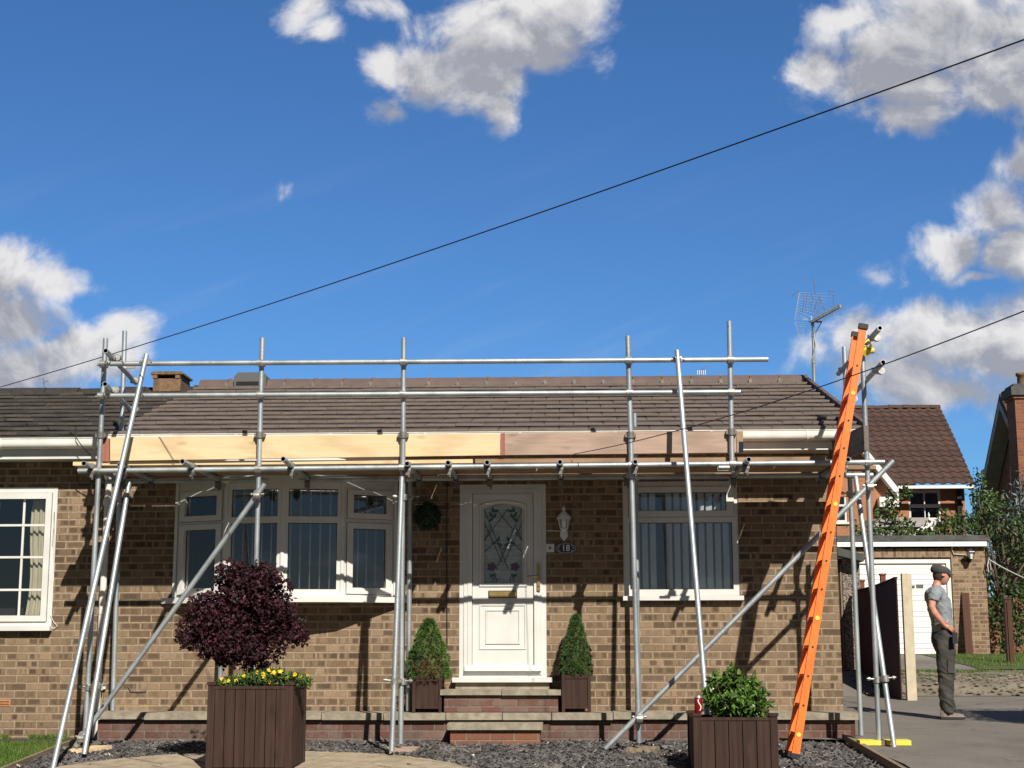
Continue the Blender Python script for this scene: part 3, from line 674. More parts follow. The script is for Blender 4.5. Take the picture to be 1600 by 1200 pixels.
for k in (1, 2, 3): mull.tube((BP[k][0], BP[k][1]+.008, zs0), (BP[k][0], BP[k][1]+.008, zs1), .026, 10)
mull.box(BP[0][0]-.02, BP[0][0]+.012, -.03, .02, zs0, zs1); mull.box(BP[4][0]-.012, BP[4][0]+.02, -.03, .02, zs0, zs1)
mull.build('mullion', 'white_upvc', bw_)
def bowplate(off, z0, z1, name, ext=.03, mat_='white_upvc'):
    pl = [(BP[0][0]-ext, .06)]+[(BP[0][0]-ext, -off*.4)]+[(BP[1][0]-off*.35, BP[1][1]-off)]+[(BP[2][0], BP[2][1]-off)]+[(BP[3][0]+off*.35, BP[3][1]-off)]+[(BP[4][0]+ext, -off*.4), (BP[4][0]+ext, .06)]
    n = len(pl); mb = MB(); mb.add([(x, y, z0) for x, y in pl]+[(x, y, z1) for x, y in pl], [tuple(range(n))[::-1], tuple(range(n, 2*n))]+[(i, n+i, n+(i+1) % n, (i+1) % n)[::-1] for i in range(n)])
    return mb.build(name, mat_, bw_)
bowplate(.075, P(447, 940.5, -.4).z, zs0, 'window_sill', .13)
bowplate(.02, zs1, ZE+.0, 'head_board', .02)
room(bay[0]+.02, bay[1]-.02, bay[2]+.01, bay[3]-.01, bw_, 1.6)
bl = MB()
for k in range(4):                     # vertical blinds drawn back behind the bow, seen almost edge on
    (xa, ya), (xb, yb) = BP[k], BP[k+1]; nb = int(math.hypot(xb-xa, yb-ya)/.088)
    for i in range(nb):
        t = (i+.5)/nb; x = xa+(xb-xa)*t; y = ya+(yb-ya)*t+.20; ww = .016 if k != 0 else .008
        bl.add([(x-ww, y+.02, zs0+.03), (x+ww*.2, y-.02, zs0+.03), (x+ww*.2, y-.02, zs1-.04), (x-ww, y+.02, zs1-.04)], [(0, 1, 2, 3)])
bl.build('blind', 'blind_white', bw_)
# front door
dr = part_empty('front_door', bung, ((dor[0]+dor[1])/2, 0, dor[2])); dr['label'] = 'white front door with arched leaded glass and a raised square panel'
A = (dor[0], .03, 0)
Q = lambda u0, u1, v0, v1: rel(u0, u1, v0, v1, dor[0], .03)
_, T = frame_T(A, (dor[1], .03, 0)); leaf = Q(738, 834.5, 772, 1041)
fr = MB().slab((0, dor[1]-dor[0]), (dor[2], dor[3]), -.028, .05, [leaf], T)
fr.slab((.045, dor[1]-dor[0]-.045), (dor[2]+.03, dor[3]-.05), -.040, -.0285, [leaf], T); fr.slab((.085, dor[1]-dor[0]-.085), (dor[2]+.05, dor[3]-.085), -.047, -.0405, [leaf], T)
fr.build('door_frame', 'white_upvc', dr)
G = Q(756, 816.5, 793, 911); lf = MB(); inset = (leaf[0]+.004, leaf[1]-.004, leaf[2]+.004, leaf[3]-.004)
arch = P(786, 786, .03).z
Gh = (G[0], G[1], G[2], arch)
lf.slab((inset[0], inset[1]), (inset[2], inset[3]), -.018, .035, [Gh], T)
# arch infill corners
n = 12; zc = G[3]; pts = []
for i in range(n+1):
    t = i/n; x = G[0]+(G[1]-G[0])*t; pts.append((x, zc+(arch-zc)*(1-(2*t-1)**2)))
for i in range(n):
    (xa, za), (xb, zb) = pts[i], pts[i+1]; q_ = [(xa, za), (xb, zb), (xb, arch+.002), (xa, arch+.002)]
    lf.add([T(x, -.018, z) for x, z in q_]+[T(x, .035, z) for x, z in q_], [(0, 1, 2, 3), (0, 4, 5, 1)])
def rim(mb, x0, x1, z0, z1, wd, pr, T=T, y=-.018, mi=0, arch_=False):
    # bevelled raised moulding
    if not arch_: loop = [(x0, z0), (x1, z0), (x1, z1), (x0, z1)]
    else: loop = [(x0, z0), (x1, z0)]+[(x1+(x0-x1)*i/n, z1+(arch-zc)*1.1*(1-(2*i/n-1)**2)) for i in range(n+1)]
    cx, cz = (x0+x1)/2, (z0+z1)/2; m = len(loop); k = len(loop)
    def sc(d): return [(x+(d if x < cx-1e-6 else (-d if x > cx+1e-6 else 0)) if not arch_ else cx+(x-cx)*(1-2*d/(x1-x0)), cz+(z-cz)*(1-2*d/(z1-z0))) for x, z in loop]
    rings = [(loop, y-.0005), (sc(wd*.3), y-pr), (sc(wd*.7), y-pr), (sc(wd), y-.0005)]
    vs = [T(x, yy, z) for (lp, yy) in rings for (x, z) in lp]
    mb.add(vs, [(j*k+i, j*k+(i+1) % k, (j+1)*k+(i+1) % k, (j+1)*k+i) for j in range(3) for i in range(k)], mi)
rim(lf, G[0]-.05, G[1]+.05, G[2]-.045, G[3]+.03, .035, .014, arch_=True); rim(lf, G[0]-.012, G[1]+.012, G[2]-.012, G[3]+.004, .014, .010, arch_=True)
p1 = Q(748.5, 822.5, 944, 1015.5); p2 = Q(760, 811, 954, 1005)
rim(lf, *p1, .022, .010); rim(lf, p2[0]-.012, p2[1]+.012, p2[2]-.012, p2[3]+.012, .02, .012)
lf.slab((p2[0]+.01, p2[1]-.01), (p2[2]+.01, p2[3]-.01), -.022, -.0182, [], T)
lf.build('door_leaf', 'white_upvc', dr)
wb = Q(726.5, 846, 1040, 1048); m_ = MB(); m_.add([T(wb[0], -.05, wb[3]), T(wb[1], -.05, wb[3]), T(wb[1], -.085, wb[2]), T(wb[0], -.085, wb[2]), T(wb[0], -.02, wb[2]), T(wb[1], -.02, wb[2]), T(wb[0], -.02, wb[3]), T(wb[1], -.02, wb[3])], [(3, 2, 1, 0), (4, 5, 2, 3), (0, 1, 7, 6), (0, 6, 4, 3), (1, 2, 5, 7)]); m_.build('weather_bar', 'white_upvc', dr)
ds_ = W4(707, 863, 1058.5, 1066, -.06); MB().box(ds_[0], ds_[1], -.11, .05, ds_[2], ds_[3]).build('door_sill', 'white_upvc', dr)
gl_ = MB(); gl_.add([T(x, .02, z) for x, z in [(G[0], G[2]), (G[1], G[2])]+pts[::-1]], [tuple(range(len(pts)+2))]); gl_.build('door_glass', 'obscure_glass', dr)
bk = MB(); bk.add([T(x, .06, z) for x, z in [(G[0]-.02, G[2]-.02), (G[1]+.02, G[2]-.02), (G[1]+.02, arch+.02), (G[0]-.02, arch+.02)]], [(0, 1, 2, 3)]); bk.build('rear_glass', 'obscure_backing', dr)
cm = MB(); gw, gh = G[1]-G[0], arch-G[2]
def gp(a, b, y=.0135): return Vector(T(G[0]+gw*a, y, G[2]+gh*b))
def seg(mb, a, b, r=.0031, mi=0):
    mb.tube(gp(*a), gp(*b), r, 5, mi)
for (a, b) in [((0,.98),(.62,.18)),((.30,.99),(1,.52)),((.62,1.),(0,.52)),((1,.97),(.32,.17)),((.0,.76),(.48,.25)),((1,.76),(.52,.25)),((0,.38),(.30,.52)),((1,.38),(.70,.52)),((.30,.52),(.5,.42)),((.70,.52),(.5,.42)),((.0,.52),(.18,.70)),((1,.52),(.82,.70))]:
    a = (a[0], min(a[1], .93)); b = (b[0], b[1]); seg(cm, a, b)
for i in range(14): seg(cm, (0, .05+i*.06), (1, .05+i*.06), .0007)
for sx in (.28, .72):
    seg(cm, (sx-.05, .02), (sx, .12)); seg(cm, (sx+.05, .02), (sx, .12))
cm.build('leading', 'lead_came', dr)
BK = 0.
def blob(mb, a, b, ra, rb, rot=0, mi=0):
    global BK; BK += .00012; c = gp(a, b, .0130-BK); vs = [c]; 
    for i in range(12):
        t = 2*math.pi*i/12; x, z = ra*math.cos(t), rb*math.sin(t)*(1-.25*math.cos(t)); vs.append(c+Vector((x*math.cos(rot)-z*math.sin(rot), 0, x*math.sin(rot)+z*math.cos(rot))))
    mb.add(vs, [(0, 1+i, 1+(i+1) % 12) for i in range(12)], mi)
for sx, sg in ((.18, 1), (.82, -1)):
    st = MB()
    for (a, b, r_) in [(0, .86, 2.2), (.10, .84, .9), (.0, .79, -2.4), (.14, .90, .2), (.05, .92, 1.4)]: blob(st, sx+sg*a, b, .030, .014, r_ if sg > 0 else math.pi-r_)
    st.build('leaf_motif', 'stained_green', dr)
for sx, sg in ((.34, 1), (.66, -1)):
    st = MB()
    for (a, b, r_) in [(-.08, .50, .3), (.04, .55, 1.2), (.08, .48, -.4)]: blob(st, sx+sg*a, b, .028, .012, r_ if sg > 0 else math.pi-r_)
    st.build('leaf_motif', 'stained_green', dr)
for sx in (.2, .8):
    st = MB()
    for r_ in range(5): t = r_*1.256; blob(st, sx+.055*math.cos(t), .20+.025*math.sin(t), .027, .022, t, 1)
    blob(st, sx, .20, .02, .02, 0, 1); blob(st, sx+.02, .10, .02, .009, 1., 0); blob(st, sx-.03, .09, .02, .009, 2., 0); st.build('rose_motif', ['stained_green', 'stained_purple'], dr)

lp = Q(763.5, 808, 923, 934.5); m_ = MB().slab((lp[0], lp[1]), (lp[2], lp[3]), -.030, -.019, [], T, 1); m_.slab((lp[0]+.007, lp[1]-.007), (lp[2]+.007, lp[3]-.007), -.040, -.031, [], T, 0); m_.build('letter_plate', ['brass', 'black_paint'], dr)
hx = P(841.5, 900, 0).x; hz0, hz1, hl = P(841, 923, 0).z, P(841, 880, 0).z, P(841, 901.5, 0).z
m_ = MB(); m_.box(hx-.016, hx+.016, -.034, -.018, hz0, hz1); m_.tube((hx, -.034, hl), (hx, -.075, hl), .009, 8); m_.sweep([(hx+.005, -.075, hl), (hx-.03, -.077, hl+.002), (hx-.11, -.072, hl+.004)], [.009, .008, .007], 8)
m_.lathe([(.001, 0), (.009, 0), (.007, .004)], (hx, -.040, hz0+.045), 8); m_.build('door_handle', 'brass', dr)
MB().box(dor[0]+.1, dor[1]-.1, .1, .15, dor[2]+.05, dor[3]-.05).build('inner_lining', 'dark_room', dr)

# ------------------------------------------------------------------ ledge, steps
zl = P(1000, 1113.5, -.52).z; zlb = P(1000, 1124.7, -.52).z; LX0, LX1 = P(146, 1118, -.5).x, P(1341, 1118, -.5).x
tr = thing('terrace', 'low red brick plinth with concrete slab coping along the house front', 'plinth', (0, -.26, 0))
MB().box(LX0+.04, LX1-.07, -.48, -.003, -.25, zlb).build('brick_base', 'weathered_red_brick', tr)
MB().box(LX1-.069, LX1-.03, -.485, -.002, -.25, zlb-.002).build('end_shade', 'post_brown', tr)  # brown strip paints in the shade on the brick end of the ledge
sl_ = MB(); js = [146, 226, 415, 503, 600, 697, 785, 862, 958, 1053, 1145, 1239, 1341]; xs = [P(u, 1118, -.5).x for u in js]; rnd = random.Random(2)
for a, b in zip(xs[:-1], xs[1:]):
    j = rnd.gauss(0, .003); sl_.box(a+.004, b-.004, -.53+rnd.gauss(0, .004), -.002, zlb+.001+j, zl+j)
sl_.build('coping_slab', 'concrete_slab', tr)
stp = thing('doorsteps', 'brick doorsteps with grey concrete treads below the white front door', 'steps', (.0, -.4, 0))
a = W4(688, 876.5, 1077.5, 1086, -.42); MB().box(a[0], P(784, 1080, -.42).x-.003, -.44, -.004, a[2], a[3]).box(P(784, 1080, -.42).x+.003, a[1], -.445, -.004, a[2]-.002, a[3]-.003).build('tread', 'concrete_slab', stp)
b_ = W4(694, 872, 1086, 1113, -.40); MB().box(b_[0], b_[1], -.40, -.004, zl+.004, a[2]-.004).build('riser', 'weathered_red_brick', stp)
c_ = W4(699, 848, 1130, 1140.5, -.80); MB().box(c_[0], c_[1], -.82, -.535, c_[2], c_[3]).build('tread', 'concrete_slab', stp)
d_ = W4(703.5, 844, 1140, 1171, -.78); MB().box(d_[0], d_[1], -.78, -.49, -.2, c_[2]-.002).build('riser', 'bright_red_brick', stp)
MB().box(ds_[0]+.03, ds_[1]-.03, -.06, -.003, a[3]-.003, ds_[2]-.002).build('threshold', 'concrete_slab', stp)

# ------------------------------------------------------------------ things on the wall
def on(u, v, Y=0): return P(u, v, Y)
c = on(884, 857); pl = thing('number_plaque', 'black oval house number plaque reading 18 beside the door', 'plaque', c)
def oval(rx, rz, y0, y1, mi, mb, n=28):
    vs = [(c.x+rx*math.cos(2*math.pi*i/n), y0, c.z+rz*math.sin(2*math.pi*i/n)) for i in range(n)]+[(c.x+rx*.96*math.cos(2*math.pi*i/n), y1, c.z+rz*.96*math.sin(2*math.pi*i/n)) for i in range(n)]
    mb.add(vs, [(i, (i+1) % n, n+(i+1) % n, n+i)[::-1] for i in range(n)]+[tuple(range(n, 2*n))], mi)
mb = MB(); oval(.112, .056, -.001, -.014, 0, mb); oval(.104, .049, -.0145, -.0155, 1, mb); oval(.100, .045, -.0158, -.0166, 0, mb)
for sg in (-1, 1):
    for (dx_, dz_) in [(.070, .016), (.070, -.016), (.082, 0), (.060, .026), (.060, -.026), (.074, .006)]:
        mb.add([(c.x+sg*(dx_+.006*math.cos(t)), -.0169, c.z+dz_+.0035*math.sin(t)) for t in [k*1.256 for k in range(5)]], [(0, 1, 2, 3, 4) if sg < 0 else (0, 1, 2, 3, 4)], 1)
mb.build('plate', ['navy_enamel', 'white_paint'], pl)
cu = bpy.data.curves.new('digits', 'FONT'); cu.body = '18'; cu.size = .088; cu.align_x = 'CENTER'; cu.align_y = 'CENTER'; cu.extrude = .001; cu.offset = .0014
tf = bpy.data.objects.new('digits_font', cu); C.objects.link(tf); tm = bpy.data.meshes.new_from_object(tf.evaluated_get(bpy.context.evaluated_depsgraph_get())); bpy.data.objects.remove(tf); bpy.data.curves.remove(cu)
tm.materials.clear(); tm.materials.append(M['white_paint']); tx = bpy.data.objects.new('digits', tm); C.objects.link(tx); tx.parent = pl; tx.location = (0, -.0175, 0); tx.rotation_euler = (R(90), 0, 0); ALL.append(tx)
c = on(859.5, 856.5); mb = MB(); mb.box(c.x-.042, c.x+.042, -.020, -.001, c.z-.042, c.z+.042); bel = thing('doorbell', 'square white doorbell plate on the brick beside the door', 'doorbell', c); mb.build('plate', 'old_white_paint', bel)
MB().lathe([(.001, .012), (.010, .012), (.012, .006), (.012, 0)], (c.x, 0, c.z), 12).build('button_ring', 'grey_plastic', bel).matrix_local = Matrix.Translation((0, -.02, 0)) @ Matrix.Rotation(R(90), 4, 'X')
# wall lantern
c = on(881, 815, -.09); ln = thing('wall_lantern', 'white wall lantern hanging above the number plaque', 'lantern', c)
k = 1/155.
mb = MB(); mb.lathe([(.001, 25*k), (.012, 22*k), (.02, 19*k), (.008, 17*k), (.03, 14*k), (.055, 10*k), (.072, 5.5*k), (.072, 4*k), (.05, 4.2*k)], c, 8, 0, False)
mb.lathe([(.04, -11*k), (.045, -12*k), (.02, -14*k), (.012, -16*k), (.001, -17*k)], c, 8, 0, False)
for i in range(6):
    t = i*math.pi/3+.3; mb.tube(c+Vector((.058*math.cos(t), .058*math.sin(t), 4*k)), c+Vector((.040*math.cos(t), .040*math.sin(t), -11*k)), .005, 5)
mb.build('lantern_frame', 'white_paint', ln)
MB().lathe([(.052, 4*k), (.036, -11*k)], c, 6, 0, False).build('lantern_glass', 'glass', ln)
MB().lathe([(.001, 1*k), (.022, -1*k), (.024, -5*k), (.012, -9*k), (.001, -10*k)], c, 10).build('bulb', 'old_white_paint', ln)
mb = MB(); mb.sweep([c+Vector((0, 0, -15*k)), c+Vector((0, .03, -24*k)), c+Vector((0, .075, -20*k))], .011, 8)
mb.add([(c.x+dx_, y, c.z+dz_) for y in (-.002, -.022) for dx_, dz_ in [(0, -30*k), (.04, -22*k), (.036, -14*k), (0, -8*k), (-.036, -14*k), (-.04, -22*k)]], [(0, 1, 2, 3, 4, 5), (11, 10, 9, 8, 7, 6)]+[(i, 6+i, 6+(i+1) % 6, (i+1) % 6) for i in range(6)]); mb.build('bracket', 'white_paint', ln)
a_, b_2 = on(854, 829, -.006), on(876, 829.5, -.006); tag(MB().tube(a_, b_2, .004, 6).build('lantern_cable', 'cable_white'), 'short white cable feeding the white wall lantern', 'cable')
# hanging topiary ball
def leaves(mb, rnd, n, where, size, mi=0, asp=.5, fold=True, up=.3):
    for _ in range(n):
        p = where(rnd); 
        if p is None: continue
        d = Vector((rnd.gauss(0, 1), rnd.gauss(0, 1), rnd.gauss(up, 1))).normalized(); e = d.orthogonal().normalized(); e.rotate(Matrix.Rotation(rnd.uniform(0, 6.28), 3, d)); s_ = size*rnd.uniform(.55, 1.35)
        a = p; w_ = e*s_*asp*.5; nrm = d.cross(e)*s_*.12
        if fold: mb.add([a, a+d*s_*.45+w_+nrm, a+d*s_, a+d*s_*.45-w_+nrm, a+d*s_*.5-nrm*.6], [(0, 1, 4), (1, 2, 4), (2, 3, 4), (3, 0, 4)], mi)
        else: mb.add([a-w_*.5, a+w_*.5, a+d*s_], [(0, 1, 2)], mi)
def shell(c, rx, ry, rz, inner=.55):
    def f(rnd):
        v = Vector((rnd.gauss(0, 1), rnd.gauss(0, 1), rnd.gauss(0, 1))).normalized()*(inner+(1-inner)*rnd.random()**.6); return Vector(c)+Vector((v.x*rx, v.y*ry, v.z*rz))
    return f
c = on(668, 806, -.17); tb = thing('hanging_topiary', 'dark green topiary ball hanging on the wall left of the door', 'topiary ball', c)
rnd = random.Random(21); mb = MB(); mb.lathe([(.001, -.10), (.08, -.06), (.10, 0), (.08, .06), (.001, .10)], c, 10, 1); leaves(mb, rnd, 1500, shell(c, .125, .12, .125, .8), .035); mb.build('foliage', ['topiary_leaf', 'dark_steel'], tb)
mb = MB(); mb.path([c+Vector((0, 0, .1)), c+Vector((0, 0, .28))], .002, 4); mb.path([c+Vector((0, 0, .28)), c+Vector((0, .165, .30))], .005, 5)
mb.build('hook', 'dark_steel', tb)
for dx_ in (-.02, .05): MB().path([c+Vector((dx_*.5, 0, -.1)), c+Vector((dx_, .02, -.22)), c+Vector((dx_*1.6, .05, -.26))], .003, 4).build('chain', 'dark_steel', tb)
c = on(686, 862, -.02); t_ = MB().bar(on(690, 856, -.012), on(682, 879, -.012), .018, .012); tag(t_.build('wood_strip', 'new_pine'), 'short pale wood strip fixed on the brick below the topiary ball', 'strip')
mb = MB().path([on(698.5, 752, -.008), on(698, 850, -.008), on(698.5, 1012, -.008)], .005, 5); tag(mb.build('wall_cable', 'cable_black'), 'thin black cable running down the brick just left of the door frame', 'cable')
mb = MB(); mb.sweep([on(120, 738, -.05), on(121, 752, -.04), on(126, 758, -.02), on(136, 757, -.02), on(148, 752, -.02)], .005, 6); tag(mb.build('loose_cable', 'cable_black'), 'loose black cable looping on the wall below the platform end', 'cable')
mb = MB(); mb.sweep([on(118, 664, -.42), on(119, 684, -.47), on(128, 697, -.46), on(142, 712, -.42)], .005, 6); tag(mb.build('loose_cable', 'cable_black'), 'black cable hanging over the white gutter of the neighbouring bungalow', 'cable')
mb = MB(); mb.sweep([on(82, 853, -.012), on(85, 800, -.012), on(84, 900, -.012), on(78, 960, -.012), on(84, 972, -.02), on(90, 978, -.02), on(84, 982, -.02), on(75, 978, -.03)], .0035, 6, 0); tag(mb.build('loose_wire', 'cable_white'), 'thin cream wire trailing beside the Georgian style window frame', 'wire')
mb = MB(); mb.sweep([on(200, 1072, -.012), on(204, 1079, -.02), on(216, 1080, -.02), on(228, 1079, -.02), on(231, 1066, -.012)], .0045, 6, 0); tag(mb.build('wall_hook', 'dark_steel'), 'bent dark wire hook fixed low on the wall under the bow window', 'hook')

# ------------------------------------------------------------------ the neighbouring bungalow
nb = thing('bungalow', 'neighbouring brick bungalow with an old mossy tiled roof and a Georgian style window', 'bungalow', (XP-4, 0, 0))
nw = W4(-105, 85.5, 762, 984)
MB().slab((XP-9, XP-.002), (-.3, ZE-.03), .0, .28, [nw]).build('wall', 'buff_brick', nb)
tile_roof(XP-9, XLv-.004, -.40, ZEt-.05, YR, 12, 'mossy_tile', nb, jit=.0022, seed=9, th=.042, edge='mossy_edge')
MB().obox((XP-9, 6.9, ZEt-.1), (9, 0, 0), (0, -(6.9-YR), ZR-ZEt+.05), (0, 0, .05)).build('rear_roof_slope', 'mossy_tile', nb)
rd = MB(); x = XP-9; rnd = random.Random(8)
while x < XLv+.45:
    prof = [(-.13, -.05), (-.10, .02), (-.05, .06), (0, .075), (.05, .06), (.10, .02), (.13, -.05)]; j = rnd.gauss(0, .007); e = x+.42 if x+.42 < XLv+.02 else XLv+.02
    if e-x < .05: break
    vs = [(x+.004, YR+y, ZR-.045+z+j) for y, z in prof]+[(e-.004, YR+y, ZR-.045+z+j*.5) for y, z in prof]; n = 7; rd.add(vs, [(i, i+1, n+i+1, n+i)[::-1] for i in range(n-1)]+[tuple(range(n)), tuple(range(n, 2*n))[::-1]]); x = e
rd.build('ridge_tile', 'mossy_tile', nb)
MB().box(XP-9, XP-.003, -.30, -.28, ZE-.035, ZEt-.04).box(XP-9, XP-.003, -.312, -.30, ZE-.04, ZE-.002).build('fascia', 'white_upvc', nb)
MB().box(XP-9, XP-.003, -.279, -.003, ZE-.030, ZE-.018).build('soffit', 'white_upvc', nb)
o_ = gutter(XP-9, P(157, 688, -.43).x, P(80, 684, -.43).z, nb, ytop=-.313)
nwp = part_empty('window', nb, ((nw[0]+nw[1])/2, 0, nw[2])); nwp['label'] = 'white window with Georgian glazing bars'
Lw = nw[1]-nw[0]; e = .10; inner = rel(-88, 68.5, 780, 962, nw[0], .0); 
window((nw[0], .0, 0), (nw[1], .0, 0), nw[2], nw[3], [inner], [(inner[0]-.06, inner[1]+.06, inner[2]-.06, inner[3]+.06)], parent=nwp)
MB().box(nw[0]-.02, nw[1]+.01, -.085, .03, nw[2]-.012, nw[2]+.035).build('window_sill', 'white_upvc', nwp)
gbm = MB(); _, Tn = frame_T((nw[0], .0, 0), (nw[1], .0, 0))
for u in (-50, -8, 33): x = P(u, 870, 0).x-nw[0]; gbm.slab((x-.011, x+.011), (inner[2], inner[3]), .014, .0235, [], Tn)
for v in (820.5, 870.5, 921.5): z = P(30, v, 0).z; gbm.slab((inner[0], inner[1]), (z-.011, z+.011), .012, .0230, [], Tn)
gbm.build('glazing_bar', 'white_upvc', nwp)
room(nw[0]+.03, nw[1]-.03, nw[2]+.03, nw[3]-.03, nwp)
cu_ = MB(); x0 = P(46, 870, .2).x; x1 = nw[1]-.03; n = 26; vs = []
for j in range(9):
    z = nw[2]+.03+(nw[3]-nw[2]-.1)*j/8; t0 = x0+.07*(j/8)+.03*math.sin(j*.7)
    for i in range(n+1): vs.append((t0+(x1-t0)*i/n, .105+.018*math.sin(i*1.15), z))
cu_.add(vs, [(j*(n+1)+i, j*(n+1)+i+1, (j+1)*(n+1)+i+1, (j+1)*(n+1)+i) for j in range(8) for i in range(n)], 0, True); cu_.build('curtain', 'curtain_cream', nwp)
ab = W4(-4, 16, 1093, 1103.5, -.01); mb = MB().box(ab[0], ab[1], -.006, -.0005, ab[2], ab[3])
for i in range(9):
    for j in range(2): xx = ab[0]+.012+i*(ab[1]-ab[0]-.03)/8.4; zz = ab[2]+.012+j*.026; mb.box(xx, xx+.008, -.0075, -.0062, zz, zz+.014, 1)
mb.build('air_brick', ['terracotta_vent', 'tube_inside'], nb)
# flue terminal on the ridge
x0, x1, _, _ = W4(243, 299, 580, 604, YR-.1); zt = P(270, 580.5, YR-.25).z; zm = P(270, 591, YR-.25).z; x1 -= .09; zb_ = P(270, 612, YR-.2).z
ft = MB(); ft.box(x0+.01, x1-.01, YR-.24, YR+.24, zb_, zm); ft.box(x0-.02, x1+.02, YR-.26, YR+.26, zt-.035, zt-.012); ft.box(x0, x1-.01, YR-.25, YR+.25, zt-.0118, zt+.005)
for xx in (x0, x1-.075): ft.box(xx, xx+.06, YR-.25, YR+.25, zm+.0005, zt-.0355)
ft.box(x0+.07, x1-.08, YR+.1, YR+.2, zm+.001, zt-.036, 1); ft.build('flue_terminal', ['terracotta', 'tube_inside'], nb)
mb = MB(); c = on(70, 602, YR); mb.path([c+Vector((0, 0, -.05)), c+Vector((-.02, 0, .09))], .006, 5); mb.path([c+Vector((-.03, 0, .03)), c+Vector((.04, 0, .06))], .004, 4); tag(mb.build('roof_aerial', 'dark_steel'), 'tiny aerial stub poking above the mossy roof ridge', 'aerial')
# ------------------------------------------------------------------ the scaffold: one thing, each tube, board and coupler a part
sc_ = thing('scaffold', 'steel tube scaffold with a timber platform and toe boards across the bungalow front', 'scaffold', (0, -1.3, 0))
TR = .0242; YO = -1.30; YI = -.16
def cp_mesh():
    mb = MB(); mb.tube((0, 0, -.028), (0, 0, .028), .0335, 12); mb.tube((-.028, -.055, 0), (.028, -.055, 0), .0335, 12); mb.box(-.03, .03, -.04, -.015, -.024, .024)
    for sx in (-1, 1):
        mb.tube((sx*.036, -.02, .0), (sx*.062, -.02, .0), .008, 6); mb.box(sx*.030-.006, sx*.030+.006, -.035, .02, -.022, .022); mb.tube((sx*.05, -.02, 0), (sx*.062, -.02, 0), .013, 6)
    return mb
CPM = None
def coupler(parent, p, rot=0., tilt=0.):
    global CPM
    if CPM is None:
        o = cp_mesh().build('coupler', 'bright_zinc', parent, origin=(0, 0, 0)); CPM = o.data
    else:
        o = bpy.data.objects.new('coupler', CPM); C.objects.link(o); o.parent = parent; ALL.append(o); o['_o'] = [0, 0, 0]
    o.location = Vector(p)-Vector(parent['_o']); o.rotation_euler = (tilt, 0, rot); return o
def tube(name, a, b, r=TR, mats=('galvanised', 'tube_inside')):
    p, q_ = P(*a), P(*b); mb = MB().tube(p, q_, r, 16, 0, True); o = mb.build(name, list(mats), sc_, origin=tuple((p+q_)/2)) if False else mb.build(name, list(mats), sc_); o['_o'] = sc_['_o']; return o, p, q_
def at_z(p, q_, z): t = (z-p.z)/(q_.z-p.z); return p+(q_-p)*t
def at_x(p, q_, x): t = (x-p.x)/(q_.x-p.x); return p+(q_-p)*t
# outer standards
STD = [((165, 529), (133, 1151)), ((410, 528), (393, 1163)), ((631, 528), (626, 1162)), ((981, 525), (998.5, 1161)), ((1139.5, 502), (1144, 738)), ((1347, 540), (1373.5, 1156))]
stds = []
for (a, b) in STD: stds.append(tube('standard', (*a, YO), (*b, YO)))
# inner standards, standing on the ledge
INN = [((195, 517), (176, 1110.5)), ((357, 738), (342, 1110.5)), ((641, 738), (638, 1111)), ((991.5, 646), (998, 1111)), ((1319, 542), (1345.5, 1149))]
inns = [tube('standard', (*a, YI-.08), (*b, YI-.08)) for a, b in INN]
# ledgers and guard rails
YLg = YO-.055
rails = [tube('guard_rail', (172, 568.5, YLg), (1200, 561.5, YLg)), tube('guard_rail', (173, 618.5, YLg), (1157, 612.5, YLg))]
zlg = P(776, 728.5, YLg).z
led = tube('ledger', (122, 736, YLg), (1382, 722, YLg))
led2 = tube('ledger', (165, 752.5, YI-.14), (1363, 742, YI-.14))
for si, (o, p, q_) in enumerate(stds):
    rows = [rails[0], rails[1], led] if si < 5 else [led]
    for (_, ra, rb) in rows:
        z = ra.z+(rb.z-ra.z)*(p.x-ra.x)/(rb.x-ra.x); coupler(o, at_z(p, q_, z))
for si, (o, p, q_) in enumerate(inns):
    z = led2[1].z+(led2[2].z-led2[1].z)*(p.x-led2[1].x)/(led2[2].x-led2[1].x); coupler(o, at_z(p, q_, z))
# toe board clips on the standards
zt1 = P(776, 680, YO).z
for si in range(5):
    o, p, q_ = stds[si]; c = at_z(p, q_, P(STD[si][0][0], 680 if si < 4 else 675, YO).z); mb = MB(); mb.tube(c-Vector((0, 0, .03)), c+Vector((0, 0, .03)), .036, 12); mb.box(c.x-.05, c.x+.05, c.y-.012, c.y+.06, c.z-.02, c.z+.015); mb.build('board_clip', 'dark_steel', o)
# braces and rakers
def crossc(o, p, q_, X): coupler(o, at_x(p, q_, X), 0.0, 0.0)
YB = YO-.07
b1 = tube('brace', (118, 1166, YB), (414, 756, YB)); b2 = tube('brace', (946, 1170, YB), (1396, 720, YB))
def mid(o, u, v, Y, rot=0, tilt=0): coupler(o, P(u, v, Y), rot, tilt)
mid(b1[0], 403, 771, YB+.02, 0, .5); mid(b1[0], 130, 1149, YB+.02, 0, .5); mid(b2[0], 1358, 757, YB+.02, 0, .5); mid(b2[0], 999, 1118, YB+.02, 0, .5)
def foot(u, Y): z = g(Y); d = 0; return z
rk = [tube('raker', (229, 554, YLg-.06), (77, 1226, -2.55)), tube('raker', (202, 752, -1.05), (131.5, 1179, -1.85)), tube('raker', (628, 745, YO-.06), (612, 1174, -1.62)), tube('raker', (1058, 548, YLg-.06), (1110.5, 1186, -2.2)), tube('raker', (1337, 745, -.9), (1397, 1168, -1.48))]
mid(rk[0][0], 229, 566, YLg); mid(rk[3][0], 1059, 562, YLg)
